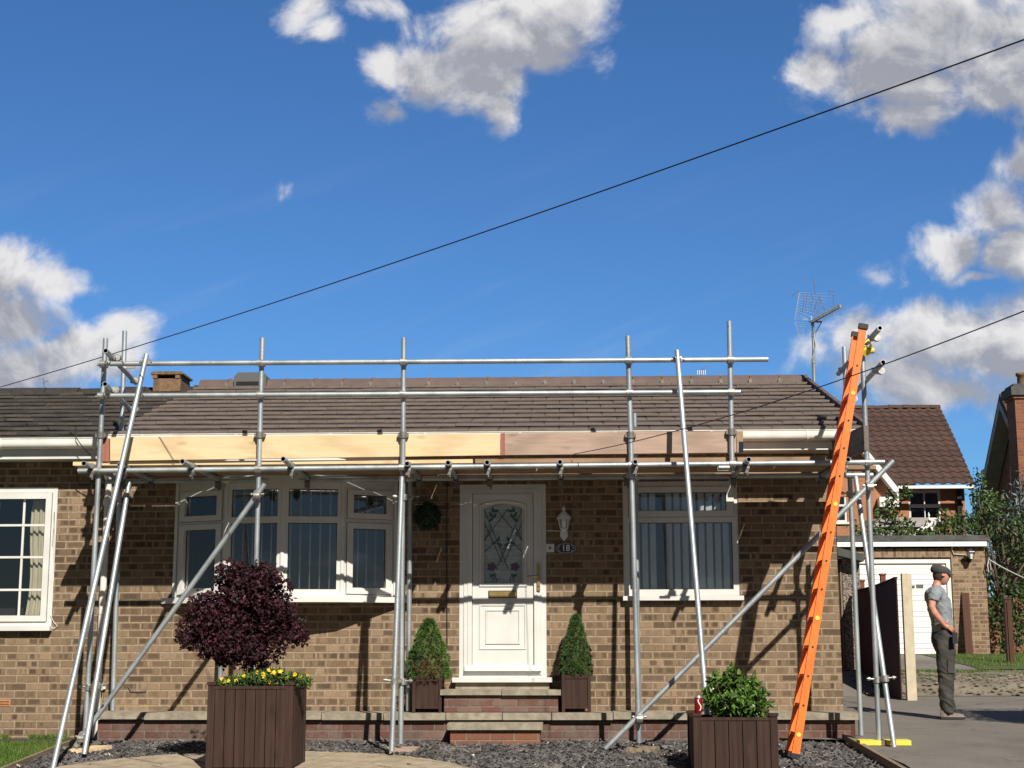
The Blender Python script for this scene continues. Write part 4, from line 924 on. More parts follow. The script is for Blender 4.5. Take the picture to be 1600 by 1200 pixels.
def swivel(parent, u0, v0, Y0, u1, v1, Y1):
    a, b = P(u0, v0, Y0), P(u1, v1, Y1); mb = MB(); mb.bar(a, b, .02, .03)
    for c, s_ in ((a, -1), (b, 1)): mb.tube(c-Vector((0, 0, .028)), c+Vector((0, 0, .028)), .035, 12); mb.tube(c+Vector((s_*.03, -.01, .005)), c+Vector((s_*.095, -.015, .010)), .008, 6); mb.tube(c+Vector((s_*.065, -.012, .007)), c+Vector((s_*.085, -.014, .009)), .017, 6)
    return mb.build('swivel_coupler', 'bright_zinc', parent)
swivel(rk[1][0], 139, 1074, YO, 151, 1071, -1.60); swivel(rk[2][0], 616, 1064, -1.55, 629, 1065, YO); swivel(rk[4][0], 1370.5, 1062, YO, 1383, 1060, -1.36)
swivel(inns[2][0], 630, 777, YO, 641, 777, YI-.08); swivel(inns[4][0], 1328, 772, YI-.08, 1341, 772, -.95)
# return rails across the ends
ret = [tube('guard_rail', (165, 548, -1.62), (212, 598, .05)), tube('guard_rail', (164, 600, -1.58), (207, 643, .05)), tube('guard_rail', (1375, 512.5, -1.85), (1310, 584, .02)), tube('guard_rail', (1380, 566, -1.80), (1322, 628, .02))]
for (o, p, q_) in ret: coupler(o, p+(q_-p)*.20, R(90)); coupler(o, p+(q_-p)*.92, R(90))
# transoms carrying the boards; front ends stick out past the ledger
zB = P(776, 717.5, -1.22).z           # top of the boards
TRN = [(131, 724, -1.62), (187, 723, -1.52), (285, 717, -1.72), (442.5, 712.5, -1.85), (636, 717.5, -1.45), (700, 716.5, -1.50), (761, 716.5, -1.50), (875, 714.5, -1.50), (992.5, 715, -1.47), (1170, 714.5, -1.60), (1325, 711, -1.55)]
for (u, v, Y) in TRN:
    p = P(u, v, Y); p.z = zB-.038-TR-.003; q_ = Vector((p.x+random.uniform(-.05, .05), -.02, p.z-.005)); mb = MB().tube(p, q_, TR, 16, 0, True); o = mb.build('transom', ['galvanised', 'tube_inside'], sc_)
    c1 = p+(q_-p)*((YLg-p.y)/(q_.y-p.y)); mb = MB(); mb.tube(c1-Vector((0, .03, 0)), c1+Vector((0, .03, 0)), .034, 10); mb.tube(c1+Vector((.0, 0, -.055))-Vector((.03, 0, 0)), c1+Vector((.03, 0, -.055)), .034, 10); mb.box(c1.x-.02, c1.x+.02, c1.y-.03, c1.y+.03, c1.z-.10, c1.z-.02); mb.tube(c1+Vector((.01, -.02, -.06)), c1+Vector((.01, -.02, -.12)), .008, 6); mb.build('board_coupler', 'dark_steel', o)
    c1 = p+(q_-p)*((YI-.14-p.y)/(q_.y-p.y)); mb = MB(); mb.tube(c1-Vector((0, .03, 0)), c1+Vector((0, .03, 0)), .034, 10); mb.box(c1.x-.025, c1.x+.025, c1.y-.03, c1.y+.03, c1.z-.09, c1.z-.02); mb.tube(c1+Vector((.01, -.02, -.06)), c1+Vector((.01, -.02, -.12)), .008, 6); mb.build('board_coupler', 'dark_steel', o)
# platform boards, five deep, in runs that butt with small gaps
rnd = random.Random(14); X0p, X1p = P(114, 722, -1.2).x, P(1352, 716, -1.2).x
def board(name, x0, x1, y0, y1, z0, z1, mat_='platform_board', bow=0.0, end=None):
    mb = MB(); n = 6; vs = []
    for i in range(n+1):
        t = i/n; x = x0+(x1-x0)*t; dz_ = bow*math.sin(math.pi*t); vs += [(x, y0, z0+dz_), (x, y1, z0+dz_), (x, y1, z1+dz_), (x, y0, z1+dz_)]
    mb.add(vs, [(k*4+e, k*4+(e+1) % 4, (k+1)*4+(e+1) % 4, (k+1)*4+e)[::-1] for k in range(n) for e in range(4)]+[(0, 1, 2, 3), (n*4+3, n*4+2, n*4+1, n*4)]); ms = [mat_]
    if end:
        for xe, s_ in ((x0, -1), (x1, 1)): mb.box(xe+s_*.001-(.0 if s_ > 0 else .001), xe+s_*.001+(.001 if s_ > 0 else 0), y0, y1, z0+.001, z1-.001, 1)
        ms.append(end)
    return mb.build(name, ms, sc_)
xa = P(741, 716, -1.2).x
ybs = [-1.235, -1.010, -.785, -.560, -.252]
for i, y in enumerate(ybs):
    cuts = [X0p+(0 if i == 0 else rnd.uniform(-.05, .35)), [xa, -3.2, -.3, .6, -1.3][i], [P(1150, 716, -1.2).x, -.1, 2.0, 3.0, 1.7][i], X1p-(.1 if i else .35)-rnd.uniform(0, .1)]
    for j in range(3):
        m_ = 'new_pine' if (i == 0 and j == 0) else 'platform_board'
        board('platform_board', cuts[j]+.012, cuts[j+1]-.012, y+rnd.uniform(-.004, .004), y+.214+rnd.uniform(-.006, .002), zB-.038+rnd.uniform(0, .002), zB+rnd.uniform(-.001, .003), m_, rnd.uniform(-.002, .004), 'bright_zinc')
# toe boards on edge behind the standards
zT0, zT1 = P(776, 713.5, -1.27).z, P(776, 677, -1.27).z
def toe(u0, u1, v0a, v1a, v0b, v1b, mat_, y=-1.268, th=.036, name='toe_board', end='bright_zinc', lab=None):
    a, b, c, d = P(u0, v1a, y), P(u1, v1b, y), P(u1, v0b, y), P(u0, v0a, y); mb = MB(); q_ = [a, b, c, d]; mb.add([*q_, *[Vector((p.x, y+th, p.z)) for p in q_]], [(0, 1, 2, 3), (7, 6, 5, 4), (0, 4, 5, 1), (1, 5, 6, 2), (2, 6, 7, 3), (3, 7, 4, 0)])
    o = mb.build(name, mat_, sc_); 
    if lab: o['label'] = lab
    return o
toe(172, 781.5, 683, 720, 677.5, 711, 'new_pine', lab='new yellow pine toe board'); toe(783.5, 1150, 677, 711, 673.5, 707, 'weathered_pine', lab='weathered reddish brown toe board')
toe(782, 789, 676.8, 711.2, 676.5, 711, 'red_end_pine', y=-1.2705, th=.0018, name='end_band'); toe(1151, 1161, 674, 707, 674, 707, 'platform_board'); toe(160, 170.5, 685, 721, 685, 721, 'red_end_pine', y=-1.25, th=.24, lab='reddish end of a short return board')
toe(1154.5, 1161.5, 690, 707.2, 690, 707.2, 'navy_enamel', y=-1.2705, th=.002, name='end_band')
# return board at the right end, running back to the wall
p = P(1350, 683, -1.33); board_ = MB(); zc_ = p.z; board_.obox((p.x, -1.33, zc_-.125), (.040, 0, 0), (-.14, 1.12, 0), (0, 0, .235)); board_.build('toe_board', 'grey_board', sc_)['label'] = 'grey underside lit return board at the right end'
tube('transom', (1317, 742.5, -.75), (1364, 742.5, -.75))
# bracket on the short fifth standard
c = P(1131, 731, YO-.03); mb = MB(); mb.box(c.x-.06, c.x+.045, c.y-.03, c.y+.01, c.z-.03, c.z+.035); mb.tube(c+Vector((-.05, -.03, 0)), c+Vector((.05, -.03, 0)), .02, 8); mb.build('sleeve_coupler', 'bright_zinc', sc_)
c = P(200, 574, YLg+.6); mb = MB(); mb.box(c.x-.07, c.x+.07, c.y-.01, c.y+.01, c.z-.012, c.z+.012); mb.build('swivel_coupler', 'bright_zinc', sc_)
# sole boards under the feet
def sole(label, pts, h, mat_):
    z0 = min(g(y) for _, y in pts); mb = MB(); n = len(pts); mb.add([(x, y, g(y)+.008) for x, y in pts]+[(x, y, g(y)+h) for x, y in pts], [tuple(range(n))[::-1], tuple(range(n, 2*n))]+[(i, (i+1) % n, n+(i+1) % n, n+i) for i in range(n)])
    return tag(mb.build('sole_board', mat_), label, 'sole board', 'sole boards under the scaffold feet')
px = P(133, 1151, YO).x; sole('pale new timber pad under the leftmost scaffold foot', [(px-.10, -1.48), (px+.06, -1.48), (px+.20, -1.12), (px-.06, -1.12)], .055, 'new_pine')
px = P(626, 1162, YO).x; sole('reddish timber pad under the scaffold foot left of the doorsteps', [(px-.13, -1.42), (px+.15, -1.42), (px+.16, -1.17), (px-.12, -1.17)], .05, 'weathered_pine')
px = P(998, 1162, YO).x; sole('pale split timber pad under the scaffold foot right of the doorsteps', [(px-.12, -1.43), (px+.10, -1.45), (px+.22, -1.15), (px-.10, -1.12)], .05, 'timber_edging')
px = P(393, 1162, YO).x; sole('timber pad under the scaffold foot hidden behind the large planter', [(px-.12, -1.42), (px+.12, -1.42), (px+.13, -1.17), (px-.12, -1.17)], .05, 'timber_edging')
x0, x1 = P(1344, 1163, -1.38).x, P(1424, 1163, -1.38).x; xm0, xm1 = P(1377, 1163, -1.38).x, P(1385, 1163, -1.38).x
mb = MB()
for a, b, mi in ((x0, xm0, 0), (xm0+.001, xm1, 1), (xm1+.001, x1, 0)): mb.obox((a, -1.38, gd(-1.38)+.006), (b-a, 0, 0), (0, .16, .006), (0, 0, .042), mi)
tag(mb.build('sole_board', ['yellow_paint', 'timber_edging']), 'yellow painted board under the scaffold foot on the driveway', 'sole board', 'sole boards under the scaffold feet')

# ------------------------------------------------------------------ orange ladder leaning on the scaffold
ld = thing('extension_ladder', 'orange fibreglass extension ladder leaning on the right end of the scaffold', 'ladder', P(1246, 1180, -1.75))
YN, YF_ = -1.98, -1.60
n0, n1 = P(1243, 1181, YN), P(1348.5, 513.5, YN); f0 = Vector((n0.x, YF_, n0.z)); f1 = Vector((n1.x, YF_, n1.z))
dl = (n1-n0).normalized(); side = Vector((dl.z, 0, -dl.x))
def stile(a, b, sec=0.0):
    mb = MB(); w_, t = .066, .030; yv = Vector((0, t, 0)); o = a-side*w_/2+side*sec
    # channel section: web towards the outside plus two flanges
    mb.obox(o, side*w_, (b-a), Vector((0, .006, 0)) if a.y < -1.8 else Vector((0, -.006, 0)))
    sgn = 1 if a.y < -1.8 else -1
    mb.obox(o+Vector((0, sgn*.0061, 0)), side*.008, (b-a), Vector((0, sgn*t, 0))); mb.obox(o+side*(w_-.008)+Vector((0, sgn*.0061, 0)), side*.008, (b-a), Vector((0, sgn*t, 0)))
    return mb
Lf = (n1-n0).length
for a, b in ((n0, n1), (f0, f1)):
    stile(a, b, 0).build('stile', 'orange_fibreglass', ld)
    cpb = MB(); c = b; cpb.obox(c-side*.042-Vector((0, .014 if a.y < -1.8 else .038, 0)), side*.084, dl*.045, Vector((0, .052, 0))); cpb.build('end_cap', 'black_rubber', ld)
    ft_ = MB(); ft_.obox(a-dl*.02-side*.04-Vector((0, .01 if a.y < -1.8 else .034, 0)), side*.08, dl*.04, Vector((0, .045, 0))); ft_.build('foot', 'black_rubber', ld)
k = 0; s_ = .18
while s_ < Lf-.15:
    c = n0+dl*s_; d = f0+dl*s_; mb = MB(); mb.obox(c-side*.020-dl*.013+Vector((0, .004, 0)), side*.04, dl*.026, d-c-Vector((0, .008, 0)))
    mb.build('rung', 'ladder_inner', ld)
    mb = MB(); mb.tube(c-Vector((0, .0045, 0)), c-Vector((0, .0005, 0)), .0095 if k % 4 else .02, 10); mb.build('rung_end', 'black_rubber' if k % 4 else 'yellow_paint', ld); k += 1; s_ += .253
mb = MB(); c = P(1352, 548, -1.6); mb.tube(c-Vector((.06, 0, 0)), c+Vector((.08, 0, 0)), .028, 8); mb.tube(c-Vector((0, .05, .03)), c+Vector((0, .05, .03)), .036, 8); mb.sweep([c, c+Vector((.05, -.02, .04)), c+Vector((.02, -.06, .09)), c+Vector((-.03, -.05, .05)), c+Vector((0, 0, -.04))], .012, 6); mb.build('rope_lashing', 'yellow_paint', ld)

# ------------------------------------------------------------------ planters
def planter(name, label, cx, y0, w_, d, h, nb_, z0, slope_top=0.0):
    t = thing(name, label, 'planter', (cx, y0+d/2, z0)); x0, x1 = cx-w_/2, cx+w_/2; pw = .058
    for (xx, yy) in ((x0, y0), (x1-pw, y0), (x0, y0+d-pw), (x1-pw, y0+d-pw)):
        mb = MB(); mb.box(xx, xx+pw, yy, yy+pw, z0, z0+h-.012); mb.box(xx-.008, xx+pw+.008, yy-.008, yy+pw+.008, z0+h-.0118, z0+h+.014); mb.build('corner_post', 'planter_brown', t)
    for side_ in range(4):
        mb = MB(); L_ = (w_ if side_ % 2 == 0 else d)-2*pw; bw2 = L_/nb_; rnd = random.Random(side_)
        for i in range(nb_):
            a, b = i*bw2+.004, (i+1)*bw2-.003; e = rnd.uniform(0, .004)
            if side_ == 0: mb.box(x0+pw+a, x0+pw+b, y0+.012-e, y0+.03, z0+.03, z0+h-.045)
            elif side_ == 2: mb.box(x0+pw+a, x0+pw+b, y0+d-.03, y0+d-.012+e, z0+.03, z0+h-.045)
            elif side_ == 1: mb.box(x1-.03, x1-.012+e, y0+pw+a, y0+pw+b, z0+.03, z0+h-.045)
            else: mb.box(x0+.012-e, x0+.03, y0+pw+a, y0+pw+b, z0+.03, z0+h-.045)
        # back lining seen through the joints, and the cap rail
        if side_ == 0: mb.box(x0+pw, x1-pw, y0+.031, y0+.04, z0+.03, z0+h-.05, 1); mb.box(x0+pw, x1-pw, y0+.004, y0+.045, z0+h-.0445, z0+h-.02)
        elif side_ == 2: mb.box(x0+pw, x1-pw, y0+d-.04, y0+d-.031, z0+.03, z0+h-.05, 1); mb.box(x0+pw, x1-pw, y0+d-.045, y0+d-.004, z0+h-.0445, z0+h-.02)
        elif side_ == 1: mb.box(x1-.04, x1-.031, y0+pw, y0+d-pw, z0+.03, z0+h-.05, 1); mb.box(x1-.045, x1-.004, y0+pw, y0+d-pw, z0+h-.0445, z0+h-.02)
        else: mb.box(x0+.031, x0+.04, y0+pw, y0+d-pw, z0+.03, z0+h-.05, 1); mb.box(x0+.004, x0+.045, y0+pw, y0+d-pw, z0+h-.0445, z0+h-.02)
        mb.build('side_panel', ['planter_brown', 'tube_inside'], t)
    MB().box(x0+.042, x1-.042, y0+.042, y0+d-.042, z0+.04, z0+h-.085).build('compost', 'soil', t)
    return t, x0, x1
P1Y = -2.72; pa, pb = P(323, 1130, P1Y), P(457, 1130, P1Y); zt = P(390, 1068, P1Y).z; z0 = g(P1Y)+.022
pl1, p1x0, p1x1 = planter('wooden_planter', 'large dark brown wooden planter of upright boards on the paved circle', (pa.x+pb.x)/2, P1Y, pb.x-pa.x, .66, zt-z0, 7, z0)
P1C = Vector(((pa.x+pb.x)/2, P1Y+.33, zt-.08)); P1W = pb.x-pa.x
P2Y = -2.85; pa, pb = P(1084, 1160, P2Y), P(1216, 1160, P2Y); zt2 = P(1150, 1117, P2Y).z; z0 = g(P2Y)+.01
pl2, _, _ = planter('wooden_planter', 'dark brown wooden planter holding the glossy green shrub', (pa.x+pb.x)/2, P2Y, pb.x-pa.x, .66, zt2-z0, 5, z0)
P2C = Vector(((pa.x+pb.x)/2, P2Y+.33, zt2-.08))
for (u0, u1, vt, vb, lab, key) in [(644, 690, 1058, 1111, 'small brown square pot left of the doorsteps', 0), (878, 923.5, 1053, 1109.5, 'small brown square pot right of the doorsteps', 1)]:
    y0 = -.42; a, b = P(u0, vb, y0), P(u1, vb, y0); cx = (a.x+b.x)/2; w_ = b.x-a.x; h = P(u0, vt, y0).z-zl; t = thing('square_pot', lab, 'plant pot', (cx, y0+w_/2, zl))
    for sx in (0, 1):
        for sy in (0, 1): xx = a.x+sx*(w_-.03); yy = y0+sy*(w_-.03); MB().box(xx, xx+.03, yy, yy+.03, zl+.002, zl+h).build('corner_post', 'planter_brown', t)
    mb = MB(); e = .008
    for zz0, zz1, ee in ((zl+.035, zl+.065, 0), (zl+h-.045, zl+h-.008, 0), (zl+.0655, zl+h-.0455, .007)):
        mb.box(a.x+.031, b.x-.031, y0+.005+ee, y0+.02+ee, zz0, zz1); mb.box(a.x+.031, b.x-.031, y0+w_-.02, y0+w_-.005, zz0, zz1); mb.box(a.x+.005+ee, a.x+.02+ee, y0+.031, y0+w_-.031, zz0, zz1); mb.box(b.x-.02-ee, b.x-.005-ee, y0+.031, y0+w_-.031, zz0, zz1)
    mb.build('side_panel', 'planter_brown', t); MB().box(a.x+.03, b.x-.03, y0+.03, y0+w_-.03, zl+.05, zl+h-.03).build('compost', 'soil', t)
    # dwarf conifer
    rnd = random.Random(40+key); ap = P(672 if key == 0 else 896, 966 if key == 0 else 960, y0+w_/2); base = Vector((cx, y0+w_/2, zl+h-.01)); Hc = ap.z-base.z; R0 = .235 if key == 0 else .172
    ct = thing('dwarf_conifer', ('bushy cone shaped conifer with browned needles at its foot' if key == 0 else 'slim cone shaped green conifer in the pot right of the doorsteps'), 'conifer', base)
    ct2 = MB(); ct2.tube(base-Vector((0, 0, .05)), base+Vector((0, 0, Hc*.9)), .014, 8, r1=.004); ct2.build('trunk', 'bark', ct)
    mb = MB(); core = MB(); 
    def prof_(t): return R0*((1-t)**(.62 if key == 0 else .72))*(1 if t > .30 else .82+t*.6)+.006
    mb.lathe([(prof_(j/12)*.72, Hc*j/12*.97-.0) for j in range(13)], base, 14, 2)
    for i in range(700):
        t = rnd.random()**1.15; a_ = rnd.uniform(0, 6.28); lump = 1+.16*mnoise.noise(Vector((math.cos(a_)*2.2, math.sin(a_)*2.2, t*6+key*9))); r_ = prof_(t)*lump*rnd.uniform(.82, 1.03)
        c = base+Vector((r_*math.cos(a_), r_*math.sin(a_), Hc*t-.01)); out = Vector((math.cos(a_), math.sin(a_), .55)).normalized()
        brown = key == 0 and t < .34 and abs(a_-4.75) < .75 and rnd.random() < .75
        for q2 in range(22):
            d = (out+Vector((rnd.gauss(0, .55), rnd.gauss(0, .55), rnd.gauss(0, .5)))).normalized(); e = d.orthogonal().normalized()*.0032; L2 = rnd.uniform(.016, .034); o3 = c+d*.006
            mb.add([o3-e, o3+e, o3+d*L2], [(0, 1, 2)], 1 if brown else 0)
    mb.build('foliage', ['conifer_needle' if key == 0 else 'dark_conifer', 'dead_needle', 'grass_soil'], ct)
# purple-leaved small tree
rnd = random.Random(77); tp = thing('purple_tree', 'small round headed tree with dark purple leaves in the large planter', 'tree', P1C)
mb = MB(); cc = P(380, 968, P1C.y)
def limb(a, b, r0_, r1_, n=5, wob_=.02):
    pts = [a+(b-a)*(i/n)+Vector((rnd.gauss(0, wob_), rnd.gauss(0, wob_), 0))*(0 if i in (0,) else 1) for i in range(n+1)]; mb.sweep(pts, [r0_+(r1_-r0_)*i/n for i in range(n+1)], 7); return pts[-1]
t0 = Vector((P(392, 1060, P1C.y).x, P1C.y, P1C.z-.03)); t1 = limb(t0, Vector((t0.x-.01, t0.y, P(392, 1030, P1C.y).z)), .016, .013)
tips = []
for i in range(16):
    a_ = i*2.4; e = cc+Vector((.36*math.cos(a_)*rnd.uniform(.4, .9), .28*abs(math.sin(a_))*rnd.uniform(.2, 1), rnd.uniform(-.16, .30))); limb(t1, e, .008, .003, 5, .02); tips.append(e)
mb.build('trunk', 'bark', tp)
mb = MB(); sc1 = 2400/13.1
blobs = [(375, 985, 70, 42), (335, 970, 36, 34), (425, 965, 38, 34), (308, 985, 26, 20), (446, 990, 26, 18), (385, 910, 30, 24), (412, 903, 22, 18), (360, 900, 22, 18), (368, 935, 36, 30), (405, 935, 26, 22), (395, 1015, 46, 22), (350, 1010, 42, 18), (298, 998, 16, 12), (466, 996, 12, 9), (434, 928, 18, 20), (402, 1038, 18, 14), (322, 948, 20, 18), (360, 1028, 18, 10)]
for (u, v, ru, rv) in blobs:
    c = P(u, v, P1C.y+rnd.uniform(-.12, .12)); n_ = int(ru*rv*.66)
    ry = min(ru, 62)
    leaves(mb, rnd, n_, shell(c, ru/sc1, ry/sc1, rv/sc1, .25), .034, 0, .85, True, -.1)
for i in range(420):                   # sprigs that break the outline
    u, v, ru, rv = rnd.choice(blobs); a_ = rnd.uniform(0, 6.28); kk = rnd.uniform(.9, 1.25); c = P(u+ru*kk*math.cos(a_), v-rv*kk*math.sin(a_), P1C.y+rnd.uniform(-.2, .2)); leaves(mb, rnd, 12, shell(c, .035, .035, .05, 0), .032, 0, .85)
mb.build('crown', 'purple_leaf', tp)
# yellow bedding flowers
def pansy(c, rnd, nfl, label):
    t = thing('flower_plant', label, 'flowers', c, 'yellow bedding flowers in the large planter'); mb = MB(); leaves(mb, rnd, 170, shell(c+Vector((0, 0, .035)), .075, .07, .06, .1), .045, 0, .3, True, .8); mb.build('leaves', 'flower_leaf', t)
    mb = MB()
    for _ in range(int(nfl*.62+.5)):
        p = c+Vector((rnd.gauss(0, .035), rnd.uniform(-.06, .03), .05+rnd.uniform(0, .04))); fc = Vector((rnd.gauss(0, .4), -1, rnd.gauss(.4, .3))).normalized(); e = fc.orthogonal().normalized(); f_ = fc.cross(e)
        for k_ in range(5):
            a_ = k_*1.2566; d = e*math.cos(a_)+f_*math.sin(a_); w2 = (e*-math.sin(a_)+f_*math.cos(a_))*.010; mb.add([p+fc*.004, p+d*.013-w2, p+d*.021+fc*.003, p+d*.013+w2], [(0, 1, 2, 3)], 0)
    if nfl: mb.build('flowers', 'flower_yellow', t)
rnd = random.Random(31); lab_f = 'clump of yellow bedding flowers along the planter rim'
for i, (u, v, nf) in enumerate([(352, 1074, 6), (368, 1070, 3), (384, 1066, 5), (400, 1062, 7), (412, 1065, 4), (425, 1060, 9), (438, 1062, 9), (450, 1066, 3), (462, 1064, 6), (474, 1068, 3)]):
    pansy(P(u, v+4, P1Y+.10+rnd.uniform(0, .12)), rnd, nf, lab_f)
for i in range(5): pansy(Vector((p1x0+.1+.12*i, P1Y+.42, P1C.z+.03)), rnd, 4, lab_f)
# glossy shrub and a drinks can on the second planter
rnd = random.Random(55); ts = thing('glossy_shrub', 'glossy green leafy shrub growing in the right hand planter', 'shrub', P2C)
mb = MB(); c0 = Vector((P2C.x, P2C.y, P2C.z))
def limb2(a, b, r0_, r1_): mb.sweep([a+(b-a)*(i/4)+Vector((rnd.gauss(0, .012), rnd.gauss(0, .012), 0))*(i > 0) for i in range(5)], [r0_+(r1_-r0_)*i/4 for i in range(5)], 6)
tops = [(1120, 1060), (1142, 1050), (1160, 1062), (1178, 1070), (1192, 1085), (1108, 1080), (1130, 1085), (1155, 1090), (1112, 1100), (1180, 1100)]
ends = [P(u, v, P2C.y+rnd.uniform(-.16, .16)) for u, v in tops]
for e in ends: limb2(c0, e, .008, .003)
mb.build('stem', 'bark', ts); mb = MB()
for (u, v, ru, rv) in [(1120, 1068, 18, 16), (1142, 1060, 14, 16), (1165, 1075, 24, 18), (1187, 1090, 14, 16), (1130, 1095, 28, 24), (1160, 1100, 30, 22), (1180, 1108, 20, 16), (1112, 1090, 12, 14), (1145, 1118, 40, 12)]:
    leaves(mb, rnd, int(ru*rv*.42), shell(P(u, v, P2C.y+rnd.uniform(-.1, .1)), ru/185, min(ru, 26)/185, rv/185, .2), .068, 0, .52, True, .5)
mb.build('foliage', 'shrub_leaf', ts)
c = P(1091.5, 1114, P2Y+.04); c = Vector((c.x, P2Y+.03, zt2+.015)); cn = thing('drinks_can', 'red drinks can standing on the corner post of the right hand planter', 'can', c)
Rc = .033; Hc = .135
mb = MB(); mb.lathe([(Rc*.8, .001), (Rc, .010), (Rc, Hc-.014)], c, 20, 0)
def wavep(t): return .045+.02*math.sin(t*6.28)
vs = []; m_n = 14
for i in range(m_n+1):
    t = i/m_n; z = .02+(Hc-.045)*t; a_ = -1.35+.35*math.sin(t*5.5); vs += [c+Vector(((Rc+.0006)*math.cos(a_-.13), (Rc+.0006)*math.sin(a_-.13), z)), c+Vector(((Rc+.0006)*math.cos(a_+.13), (Rc+.0006)*math.sin(a_+.13), z))]
mb.add(vs, [(2*i, 2*i+1, 2*i+3, 2*i+2) for i in range(m_n)], 1, True); mb.build('can_body', ['can_red', 'white_paint'], cn)
MB().lathe([(Rc, Hc-.014), (Rc*.82, Hc-.002), (Rc*.80, Hc), (Rc*.74, Hc-.004), (.001, Hc-.004)], c, 20).build('lid', 'aluminium', cn)

# ------------------------------------------------------------------ overhead cables and roof aerials
def wire(name, pts, r, label, mat_='cable_black', sag=0., n=24):
    a, b = pts; mb = MB(); ps = [a+(b-a)*(i/n)+Vector((0, 0, -sag*4*(i/n)*(1-i/n))) for i in range(n+1)]; mb.sweep(ps, r, 6); return tag(mb.build(name, mat_), label, 'cable')
wire('overhead_cable', (P(-260, 672, 4.5), P(1900, -48, -9.0)), .0046, 'long black overhead cable crossing the open sky above the bungalow', sag=.17)
wire('overhead_cable', (P(897, 709.5, -1.29), P(1640, 470, -7.5)), .0037, 'thin black service cable rising from the weathered toe board to the right', sag=.09)
m0 = P(1272, 640, 2.9); mt = P(1270, 500, 2.9); ae = thing('tv_aerial', 'television aerial on a tall steel mast at the right end of the roof', 'aerial', m0)
mb = MB(); mb.tube(m0-Vector((0, 0, .6)), mt, .018, 10); mb.tube(P(1271, 607, 2.9)-Vector((0, 0, .012)), P(1271, 607, 2.9)+Vector((0, 0, .012)), .022, 10); mb.sweep([P(1270, 505, 2.88), P(1274, 540, 2.87), P(1268, 565, 2.87), P(1271, 600, 2.87)], .006, 6)
for v in (566, 524): mb.tube(P(1271, v, 2.9)-Vector((0, 0, .015)), P(1271, v, 2.9)+Vector((0, 0, .015)), .024, 10)
mb.build('mast', 'galvanised', ae)
YA = 2.9; mb = MB(); b0, b1_ = P(1266, 503, YA), P(1313, 477, YA-.35); mb.tube(b0, b1_, .014, 8); mb.tube(P(1264, 502, YA), P(1284, 503, YA-.1), .012, 8); mb.bar(P(1268, 494, YA), P(1268, 508, YA), .015, .015); mb.tube(P(1284, 503, YA-.1), P(1274, 520, YA), .006, 6); mb.build('boom', 'galvanised', ae)
mb = MB(); d = (b1_-b0).normalized(); nrm = d.cross(Vector((0, -1, .2))).normalized(); lat = d.cross(nrm).normalized()
for i in range(15):
    c = b0+(b1_-b0)*(.12+.86*i/14); 
    for s1 in (-1, 1):
        e = (lat*s1*.9+nrm*.55).normalized(); mb.tube(c, c+e*.085, .0028, 5); mb.tube(c, c+(e-nrm*.9)*.075, .0028, 5)
        mb.obox(c-d*.010-lat*.012+nrm*.01, d*.02, lat*.024, nrm*.016, 1)
mb.build('directors', ['galvanised', 'old_white_paint'], ae)
mb = MB()
a, b, c_, e = P(1249, 457, YA+.12), P(1302, 459, YA+.05), P(1242, 500, YA+.12), P(1258, 505, YA+.12)
for i in range(13):
    t = i/12; l = a+(P(1241.5, 500, YA+.12)-a)*t; r_ = b+(P(1262, 500, YA+.1)-b)*min(1, t*1.3); mb.tube(l, r_, .0018, 5)
mb.tube(a, P(1241.5, 500, YA+.12), .004, 5)
for i in range(8):
    t = i/7; l = P(1242+7*t, 503+24*t, YA+.05); r_ = P(1262-3*t, 505+20*t, YA+.1); mb.tube(l, r_, .0018, 5)
mb.tube(P(1242, 503, YA+.05), P(1249.5, 529, YA+.05), .004, 5); mb.build('reflector', 'galvanised', ae)
mb = MB()
for pts in ([(1237, 464), (1243, 457), (1247, 454), (1249, 457)], [(1268, 434), (1272, 443), (1274, 458)], [(1256, 458), (1256, 475), (1253, 488)], [(1261, 458), (1259, 478), (1256, 489)], [(1268, 459), (1270, 465), (1267, 487)], [(1281, 459), (1281, 478), (1279, 492)], [(1281, 466), (1290, 488)], [(1281, 461), (1275, 475), (1271, 488)], [(1295, 460), (1297, 453), (1301, 453), (1304, 462)], [(1303, 459), (1302, 478), (1300, 492)], [(1273, 478), (1278, 492)]):
    mb.path([P(u, v, YA+.02) for u, v in pts], .0042, 5)
mb.build('bird_spikes', 'dark_steel', ae)
mb = MB(); c = P(1097, 583, 3.4); mb.path([c-Vector((0, 0, .12)), c+Vector((.0, 0, .06))], .006, 5); mb.tube(c-Vector((.06, 0, -.01)), c+Vector((.05, 0, .015)), .006, 5); mb.path([c+Vector((-.02, 0, -.02)), c+Vector((.04, 0, .09))], .004, 4)
for i in range(5): mb.box(c.x-.06+.024*i, c.x-.052+.024*i, c.y-.01, c.y+.01, c.z-.02, c.z+.035, 1)
tag(mb.build('roof_aerial', ['dark_steel', 'old_white_paint']), 'tip of a small white aerial just above the brown roof ridge', 'aerial')
